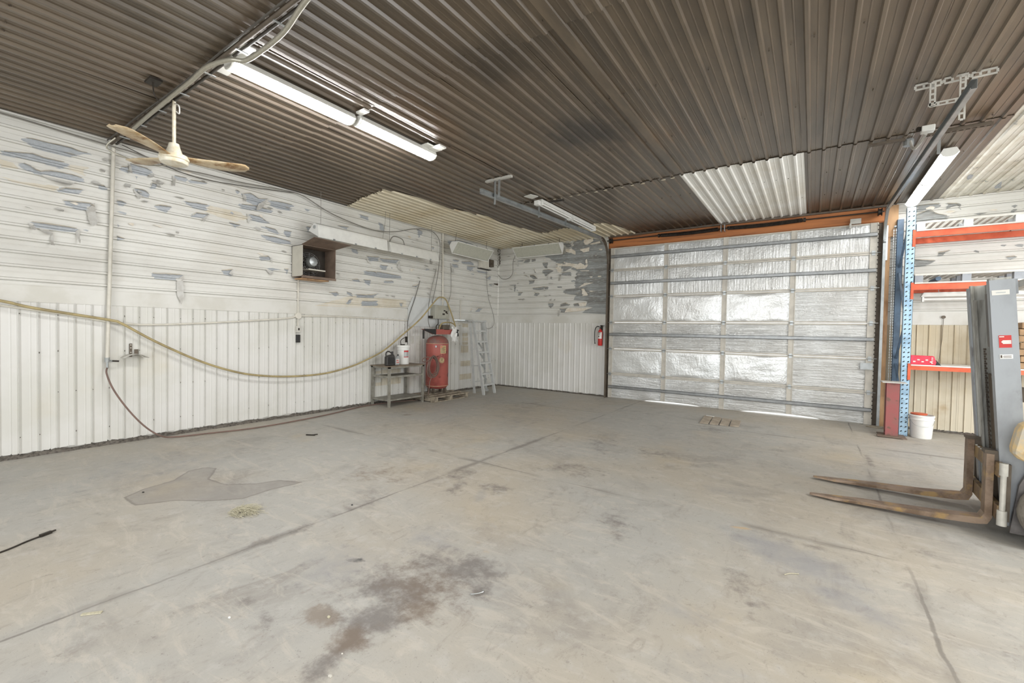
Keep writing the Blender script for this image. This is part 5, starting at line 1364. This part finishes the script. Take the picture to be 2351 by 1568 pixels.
# ------------------------------------------------------------------ pallet rack
t = thing('pallet_rack', 'tall pallet rack with blue slotted posts and orange beams', 'rack', (10.2, 9.9, 0))
def post(x, y, mat, w=.115, d=.075, h=3.74):
    p = MB().box(x - w / 2, x + w / 2, y - d / 2, y - d / 2 + .004, 0.0, h).box(x - w / 2, x - w / 2 + .004, y - d / 2, y + d / 2, 0.0, h).box(x + w / 2 - .004, x + w / 2, y - d / 2, y + d / 2, 0.0, h).build('post', mat, t)
    return p
p = post(8.935, 9.60, 'blue')
m = MB()
for k in range(48):
    z = .06 + k * .0765
    for dx in (-.028, .028):
        m.prism([(8.935 + dx - .013, 9.560, z), (8.935 + dx + .013, 9.560, z + .012), (8.935 + dx + .011, 9.560, z + .030), (8.935 + dx - .009, 9.560, z + .020)], (0, .004, 0))
o = m.build('slot_holes', 'hole', p); o['kind'] = 'stuff'
post(8.885, 10.265, 'blue_dark', .09, .07, 3.70)
post(11.60, 9.60, 'blue'); post(11.60, 10.265, 'blue_dark', .09, .07)
for x in (8.91, 11.60):
    for (za, zb) in ((.35, .05), (.45, 1.15), (1.85, 1.25), (1.95, 2.75), (3.45, 2.85)):
        MB().bar((x, 9.63, za), (x - .02, 10.23, zb), .03, .02).build('brace', 'blue_dark', t)
    MB().box(x - .07, x + .07, 9.54, 9.66, 0, .006).build('foot_plate', 'blue_dark', t)
for (z, hh) in ((3.295, .09), (2.443, .095), (1.127, .066)):
    for (y0, y1) in ((9.575, 9.62), (10.24, 10.285)):
        MB().box(8.985, 11.545, y0, y1, z - hh / 2, z + hh / 2).box(8.985, 11.545, y1, y1 + .012, z - hh / 2, z + hh / 2 - .03).build('beam', 'orange', t)
    MB().box(8.955, 8.995, 9.555, 9.565, z - .20, z + .07).box(8.955, 8.959, 9.555, 9.62, z - .20, z + .07).build('beam_bracket', 'orange', t)
def deck_pallet(x0, x1, z, hh, mat_rail, mat_block, label, dark='hole'):
    t = thing('storage_pallet', label, 'pallet', ((x0 + x1) / 2, 9.9, z))
    MB().box(x0, x1, 9.56, 9.66, z, z + .022).build('bottom_rail', mat_rail, t)
    MB().box(x0, x1, 10.20, 10.30, z, z + .022).build('bottom_rail', mat_rail, t)
    for k in range(3):
        xc = x0 + .05 + (x1 - x0 - .10) * k / 2
        for yc in (9.61, 9.92, 10.25): MB().box(xc - .05, xc + .05, yc - .05, yc + .05, z + .022, z + hh - .02).build('block', mat_block, t)
    n = int((x1 - x0) / .085)
    for k in range(n):
        xx = x0 + (x1 - x0) * (k + .5) / n
        MB().box(xx - .021, xx + .021, 9.56, 10.30, z + hh - .02, z + hh).build('top_slat', mat_rail, t)
    MB().box(x0, x1, 9.555, 9.575, z + hh - .024, z + hh + .002).build('front_rail', mat_rail, t)
    return t
deck_pallet(9.005, 10.19, 3.342, .145, 'galv_light', 'silver_white', 'pale slatted pallet on the top beams of blue rack, left one')
deck_pallet(10.21, 11.4, 3.342, .145, 'galv_light', 'silver_white', 'pale slatted pallet on top beams of rack, right one')
deck_pallet(9.005, 10.2, 2.492, .155, 'galv_light', 'pallet_grey', 'grey slatted pallet on the middle beams of blue rack')
t = tag(MB().cyl((9.285, 9.57, 2.565), (9.285, 10.1, 2.565), .034, 16).build('blue_tube', 'blue_dark'), 'small blue tube end inside the middle rack pallet', 'tube')
# shelf board, red carton and dark wedge
tag(MB().box(9.0, 11.5, 9.57, 10.30, 1.162, 1.180).build('shelf_board', 'board'), 'white shelf board on the lowest orange beams', 'shelf')
t = thing('red_carton', 'long bright red carton on lowest rack shelf beside blue post', 'carton', (9.14, 9.7, 1.18))
MB().prism([(9.0, 9.62, 1.181), (9.30, 9.62, 1.18), (9.31, 9.62, 1.23), (9.28, 9.62, 1.325), (9.0, 9.62, 1.33)], (0, .16, 0)).build('body', 'redcard', t, bevel=.004)
for k in range(5): MB().box(9.03 + k * .05, 9.06 + k * .05, 9.614, 9.618, 1.22 + (k % 2) * .03, 1.24 + (k % 2) * .03).build('print_mark', 'ext_label', t)
for k in range(4): MB().prism([(9.25, 9.613, 1.20 + k * .028), (9.275, 9.613, 1.21 + k * .028), (9.25, 9.613, 1.22 + k * .028)], (0, .004, 0)).build('print_arrow', 'ext_label', t)
tag(MB().prism([(9.31, 9.64, 1.181), (9.37, 9.64, 1.181), (9.31, 9.64, 1.26)], (0, .12, 0)).build('dark_wedge', 'black'), 'small black wedge next to the red carton', 'wedge')
# lamp hanging below the middle beams
t = thing('rack_strip_light', 'unlit white strip light under the middle rack beams', 'light fixture', (9.8, 9.9, 2.24))
MB().prism([(9.13, 9.86, 2.30), (9.16, 9.86, 2.372), (10.5, 9.86, 2.372), (10.5, 9.86, 2.30)], (0, .12, 0)).build('housing', 'white_enamel', t, bevel=.01)
MB().cyl((9.18, 9.92, 2.262), (10.48, 9.92, 2.262), .019, 12).build('tube', 'white_pl', t, smooth=True)
MB().box(9.15, 9.175, 9.88, 9.96, 2.22, 2.30).build('socket', 'white_pl', t)
for x in (9.35, 10.3): MB().box(x, x + .02, 9.90, 9.92, 2.372, 2.38).cyl((x, 9.91, 2.372), (x, 9.91, 2.49), .004, 6).build('hanger', 'galv', t)
MB().tube([(9.47, 10.345, 1.98), (9.46, 10.34, 1.6), (9.45, 10.34, 1.2)], .003, 6).lathe([(.0, 0), (.028, .005), (.028, .02), (0, .03)], (9.47, 10.33, 1.98), 14).build('hook', 'darkcable', t) if False else None
tag(MB().tube([(9.50, 10.34, 1.97), (9.49, 10.34, 1.6), (9.46, 10.34, 1.2), (9.47, 10.34, .9)], .0035, 6).cyl((9.50, 10.36, 1.98), (9.50, 10.33, 1.98), .026, 14).build('hanging_cord', 'brown_steel'), 'thin cord hanging from round dark hook inside the rack', 'cord')
rr = random.Random(8)
for k in range(7):
    z = 1.181 + k * .10
    tag(MB().box(10.18 + rr.uniform(0, .03), 10.60, 9.60, 10.1, z, z + .09).build('folded_carton', 'cardboard', None, bevel=.01), 'folded brown carton, %s of the stack on lowest rack shelf' % ('bottom one', 'second from bottom', 'third from bottom', 'middle one', 'third from top', 'second from top', 'topmost')[k], 'carton', 'folded cartons stacked behind the forklift')
for (z, c) in ((.24, 'cardboard'), (.02, 'rust_brown')):
    pass
# bucket at rack foot
bxx, byy = 9.155, 9.58
t = thing('white_bucket', 'white plastic bucket on the floor at foot of blue rack', 'bucket', (bxx, byy, 0))
MB().lathe([(.125, 0), (.13, .01), (.148, .29), (.156, .295), (.156, .31), (.150, .315), (.152, .345), (.160, .35), (.160, .365), (.152, .37), (.145, .372), (.140, .35), (.12, .03), (.0, .03)], (bxx, byy, 0), 36).build('body', 'white_pl', t, smooth=True)
MB().tube([(bxx - .155, byy - .02, .30), (bxx - .10, byy - .15, .22), (bxx, byy - .175, .20), (bxx + .10, byy - .15, .22), (bxx + .155, byy - .02, .30)], .0025, 6, 6).build('handle', 'galv', t)
MB().lathe([(.0, .37), (.10, .372), (.105, .392), (.0, .398)], (bxx - .03, byy + .02, 0), 24).build('orange_lid', 'orange', t, label='orange lid sitting in the bucket mouth')

# ------------------------------------------------------------------ forklift
FR = Matrix.Translation((8.895, 5.60, 0)) @ Matrix.Rotation(math.radians(-2.5), 4, 'Z')
t = bpy.data.objects.new('forklift', None); link(t); t.matrix_world = FR
WMX[t.name] = FR
tag(t, 'dusty grey forklift with lowered rusty forks at the right edge', 'forklift')
def fm(): m = MB(); m.T = FR; return m
tilt = Matrix.Rotation(math.radians(-4.0), 4, 'Y')
PV = Matrix.Translation((.17, 0, .12))
def mm(): m = MB(); m.T = FR @ PV @ tilt @ PV.inverted() @ Matrix.Translation((.085, 0, 0)); return m
# forks: x' = -1.2 tips, 0 heels
for s in (-1, 1):
    yc = s * .335; w = .062
    side = [(-1.20, .020), (-1.0, .018), (-.3, .042), (-.05, .060), (.02, .075), (.045, .13), (.045, .66), (.0, .66), (.0, .16), (-.02, .12), (-.3, .085), (-.8, .055), (-1.20, .028)]
    m = fm(); vs = []; n = len(side)
    def ww(x): return w * (1.0 if x > -.95 else max(.35, 1.0 - (-.95 - x) / .25 * .55))
    for k in (-1, 1): vs += [(x, yc + k * ww(x), z) for x, z in side]
    q = []
    top = [12, 11, 10, 9, 8, 7]; bot = [0, 1, 2, 3, 4, 5, 6]
    ct = [(12, 0), (11, 1), (10, 2), (9, 3), (8, 4), (8, 5), (7, 6)]
    for off in (0, n):
        for (a, b), (c, d) in zip(ct, ct[1:]):
            f = [a + off, b + off, d + off, c + off]; f = [v for i, v in enumerate(f) if v not in f[:i]]
            q.append(tuple(f))
    for i in range(n): q.append((i, (i + 1) % n, n + (i + 1) % n, n + i))
    m.add(vs, q)
    fk = m.build('fork', 'fork', t)
    fm().box(-.01, .09, yc - .055, yc + .055, .66, .69).box(.045, .09, yc - .055, yc + .055, .60, .66).build('fork_hook', 'brown_steel', fk)
fm().box(.047, .085, -.50, .50, .50, .61).build('carriage_bar', 'carriage', t)
fm().box(.05, .085, -.50, .50, .15, .27).build('carriage_bar', 'carriage', t)
for y in (-.50, -.14, .10, .46): fm().box(.085, .12, y, y + .04, .15, .61).build('carriage_plate', 'brown_steel', t)
m = fm()
for k in range(8): m.box(.046, .06, -.30 + k * .09, -.28 + k * .09, .61, .62)
m.build('bar_notches', 'galv_light', t)
# mast rails
for s in (-1, 1):
    o = s * .40
    mm().box(.02, .165, o - .012, o + .012, .10, 2.10).box(.02, .045, o - s * .075, o, .10, 2.10).box(.14, .165, o - s * .075, o, .10, 2.10).build('outer_rail', 'mast', t)
    o2 = s * .36
    mm().box(.035, .155, o2 - .010, o2 + .010, .12, 2.12).box(.030, .050, o2 - s * .07, o2, .12, 2.12).box(.135, .155, o2 - s * .07, o2, .12, 2.12).build('inner_rail', 'mast_edge', t)
    o3 = s * .285
    mm().box(.04, .16, o3 - .008, o3 + .008, .14, 1.98).box(.04, .055, o3 - s * .05, o3, .14, 1.98).build('carriage_rail', 'mast_edge', t)
    mm().tube([(.11, s * .13, .14), (.11, s * .13, 1.30)], .028, 12).build('lift_cylinder', 'greasy', t, smooth=True)
    # chain as a row of small plates
    m = mm()
    for k in range(56): m.box(.075, .083 + .006 * (k % 2), s * .19 - .014 - .003 * (k % 2), s * .19 + .014 + .003 * (k % 2), .30 + k * .022, .30 + k * .022 + .018)
    m.build('lift_chain', 'greasy', t)
mm().box(.15, .19, -.36, .36, 1.98, 2.10).build('mast_crosshead', 'mast', t)
mm().box(.15, .19, -.36, .36, 1.10, 1.22).build('mast_crosshead', 'greasy', t)
mm().box(.15, .19, -.36, .36, .12, .26).build('mast_crosshead', 'greasy', t)
mm().box(.185, .195, -.27, .27, .30, 2.0).build('rear_screen', 'greasy', t)
mm().box(.03, .14, -.33, -.20, 1.55, 2.0).build('top_guide', 'greasy', t)
mm().tube([(.10, -.06, 1.0), (.10, -.06, 1.22), (.10, .0, 1.28), (.10, .06, 1.22), (.10, .06, .95)], .02, 8, 4).build('hose_loop', 'greasy', t, smooth=True)
fm().cyl((.075, -.515, .14), (.075, -.515, .60), .018, 12).cyl((.075, -.515, .12), (.075, -.515, .24), .030, 14).cyl((.075, -.515, .52), (.075, -.515, .62), .026, 12).build('side_shift_rod', 'galv_light', t, smooth=True)
fm().prism([(.13, -.47, .06), (.62, -.47, .06), (.62, -.47, .64), (.24, -.47, .64), (.17, -.47, .45)], (0, .03, 0)).build('shade_plate', 'truck', t)  # dark plate added for the shaded, dirty foot of the mast
# stickers on the near side of the mast
st = mm().box(.055, .125, -.4145, -.413, 1.545, 1.645).build('red_sticker', 'red', t)
mm().box(.077, .122, -.4165, -.415, 1.575, 1.605).prism([(.066, -.4165, 1.592), (.077, -.4165, 1.605), (.077, -.4165, 1.577)], (0, .001, 0)).build('sticker_hand', 'ext_label', st)
mm().box(.058, .085, -.4165, -.415, 1.630, 1.638).build('sticker_text', 'ext_label', st)
st = mm().box(.055, .128, -.4145, -.413, 1.455, 1.490).build('name_plate', 'white_pl', t, bevel=.004)
mm().box(.075, .12, -.4165, -.415, 1.475, 1.479).box(.075, .12, -.4165, -.415, 1.464, 1.467).box(.060, .068, -.4165, -.415, 1.462, 1.484).build('plate_text', 'ink', st)
st = mm().box(.030, .130, -.4145, -.413, 1.975, 2.015).build('top_label', 'board', t, bevel=.004)
mm().box(.055, .108, -.4165, -.415, 1.991, 1.998).build('label_text', 'galv', st)
# body, guard, wheels
fm().prism([(.34, -.50, .18), (1.95, -.50, .18), (2.05, -.50, .55), (2.0, -.50, 1.02), (1.45, -.50, 1.10), (1.35, -.50, .62), (.75, -.50, .60), (.62, -.50, 1.02), (.46, -.50, 1.02)], (0, 1.0, 0)).build('body', 'truck', t, bevel=.03)
fm().prism([(.085, -.66, .72), (.125, -.66, .96), (.20, -.66, .99), (.60, -.66, .99), (.64, -.66, .70), (.16, -.66, .66)], (0, .17, 0)).build('cream_cover', 'cream_cowl', t, bevel=.05, label='faded cream yellow cover beside the mast')
fm().cyl((.19, -.672, .74), (.19, -.655, .74), .045, 18).build('cover_port', 'wood_pale', t)
for (x, y, r) in ((.42, -.66, .27), (.42, .48, .27), (1.75, -.64, .24), (1.75, .46, .24)):
    w = fm().lathe([(r * .55, .0), (r * .95, .0), (r, .03), (r, .15), (r * .95, .18), (r * .55, .18)], (x, y, r), 32, 'y').build('tyre', 'tyre', t, smooth=True)
    fm().lathe([(0.0, .03), (r * .2, .01), (r * .5, .04), (r * .56, .0), (r * .56, .16), (0.0, .15)], (x, y, r), 24, 'y').build('wheel_hub', 'truck', w, smooth=True)
for (x, y) in ((.42, -.46), (.42, .42), (1.50, -.46), (1.50, .42)):
    fm().bar((x, y + .02, 1.0), (x + (.10 if x < 1 else -.05), y + .02, 2.10), .06, .05, (1, 0, 0)).build('guard_post', 'mast', t)
fm().box(.30, 1.60, -.48, -.43, 2.07, 2.13).box(.30, 1.60, .43, .48, 2.07, 2.13).box(.24, .32, -.48, .48, 2.07, 2.13).box(1.55, 1.60, -.48, .48, 2.07, 2.13).build('overhead_guard', 'galv_light', t, bevel=.006)
for k in range(6): fm().box(.42 + k * .19, .45 + k * .19, -.43, .43, 2.09, 2.12).build('guard_bar', 'mast', t)
fm().box(.85, 1.30, -.24, .24, .60, .72).build('seat', 'black', t, bevel=.03)
fm().bar((1.30, 0, .70), (1.40, 0, 1.15), .44, .09, (1, 0, 0)).build('seat_back', 'black', t, bevel=.02)
fm().tube([(.80 + .0 * k, .17 * math.cos(k * PI / 8), 1.12 + .17 * math.sin(k * PI / 8)) for k in range(17)], .013, 8).cyl((.58, 0, .95), (.80, 0, 1.12), .02, 10).build('steering_wheel', 'black', t)

# ------------------------------------------------------------------ on the floor
t = thing('floor_drain_cover', 'dusty brown slotted plate cover in the floor before the door', 'drain', (6.3, 8.83, .0))
P = [(5.95, 9.22), (6.62, 9.08), (6.66, 8.50), (6.02, 8.40)]
def lp(a, b, q): return (a[0] + (b[0] - a[0]) * q, a[1] + (b[1] - a[1]) * q)
for k in range(4):
    a, b = lp(P[0], P[1], k / 4 + .012), lp(P[0], P[1], (k + 1) / 4 - .018)
    d, c = lp(P[3], P[2], k / 4 + .012), lp(P[3], P[2], (k + 1) / 4 - .018)
    MB().prism([(a[0], a[1], .004), (b[0], b[1], .004), (c[0], c[1], .004), (d[0], d[1], .004)], (0, 0, .016)).build('slat', 'drain', t)
    if k < 3:
        e, f = lp(P[3], P[2], (k + 1) / 4 - .020), lp(P[3], P[2], (k + 1) / 4 + .014)
        g, h_ = lp(P[0], P[1], (k + 1) / 4 + .014), lp(P[0], P[1], (k + 1) / 4 - .020)
        e, g2 = e, g
        MB().prism([(e[0], e[1], .003), (f[0], f[1], .003), lp(f, g, .72) + (.003,), lp(e, h_, .72) + (.003,)], (0, 0, .003)).build('slot', 'black', t)
MB().prism([(5.98, 9.23, .004), (6.14, 9.20, .004), (6.13, 9.16, .004), (5.99, 9.18, .004)], (0, 0, .02)).build('broken_piece', 'board', t)
# straw clump
rr = random.Random(21); m = MB()
for k in range(230):
    a = rr.uniform(0, 2 * PI); q = rr.random() ** .7
    ax_, ay_ = 3.62 + .13 * q * math.cos(a) + .03, 1.76 + .10 * q * math.sin(a)
    d = rr.gauss(0.9, .7); Ln = rr.uniform(.05, .13); h0 = rr.uniform(.002, .028 * (1.15 - q)); h1 = rr.uniform(.002, .045 * (1.2 - q))
    p = Vector((ax_, ay_, h0)); e = p + Vector((math.cos(d) * Ln, math.sin(d) * Ln, h1 - h0)); mid = (p + e) / 2 + Vector((rr.uniform(-.015, .015), rr.uniform(-.015, .015), rr.uniform(0, .015)))
    m.tube([p, mid, e], .0016, 3)
tag(m.build('straw_clump', 'straw'), 'small clump of dry straw on floor below the puddle stain', 'straw', None, 'stuff')
t = thing('cable_end', 'black cable with a plug lying at the left edge of the floor', 'cable', (3.0, .6, 0))
MB().tube([(3.3, -.3, .006), (3.15, .2, .006), (3.07, .47, .006), (2.99, .60, .006), (2.955, .68, .008)], .006, 6, 5).build('cord', 'dark_steel', t, smooth=True)
MB().bar((2.96, .672, .012), (2.93, .735, .012), .022, .018).bar((2.93, .735, .012), (2.915, .76, .012), .012, .008).build('plug', 'dark_steel', t)
def rock(x, y, s, mat, label, name='stone_chip', cat='stone', seed=0):
    r_ = random.Random(seed); bm = bmesh.new(); bmesh.ops.create_icosphere(bm, subdivisions=1, radius=1)
    m = MB(); vs = [Vector((v.co.x * s * r_.uniform(.8, 1.2), v.co.y * s * .8 * r_.uniform(.8, 1.2), max(0, .35 * s + v.co.z * s * .6 * r_.uniform(.8, 1.2)))) + Vector((x, y, 0)) for v in bm.verts]
    m.add(vs, [tuple(v.index for v in f.verts) for f in bm.faces]); bm.free()
    return tag(m.build(name, mat), label, cat)
rock(5.88, 1.165, .012, 'stone', 'pale stone chip at the bottom of dark stain trail', seed=1)
rock(5.80, 1.28, .006, 'stone', 'tiny pale pebble on the narrow dark stain trail', seed=2)
rock(4.27, 2.42, .011, 'black', 'tiny black pebble alone in the middle of the floor', seed=3)
rock(2.45, 1.42, .012, 'black', 'tiny dark pebble inside the puddle stain', seed=4)
rock(5.50, 1.40, .012, 'straw', 'small yellow chip on brown edge of oil stain', 'wood_chip', 'wood chip', seed=5)
rock(5.07, 1.08, .010, 'board', 'small white scrap left of the oil stain', 'paper_scrap', 'paper', seed=6)
tag(MB().bar((4.40, .62, .004), (4.46, .69, .004), .018, .006).build('wood_sliver', 'straw'), 'thin pale wood sliver on the floor at bottom left', 'wood chip')
tag(MB().bar((1.50, 3.60, .008), (1.62, 3.66, .008), .025, .014).bar((1.56, 3.62, .008), (1.60, 3.72, .008), .018, .012).build('metal_scrap', 'dark_steel'), 'small dark metal scrap on floor in front of the left wall', 'scrap')
tag(MB().tube([(6.00, 2.02, .006), (6.03, 2.04, .010), (6.05, 2.08, .010), (6.03, 2.10, .006)], .003, 5, 3).build('wire_bit', 'galv'), 'bent wire bit at the right tip of dark stain', 'wire')
tag(MB().tube([(7.55, 3.43, .004), (7.58, 3.47, .005), (7.63, 3.50, .004)], .003, 5, 3).build('straw_bit', 'straw'), 'single curved straw on the grey patch near right', 'straw')
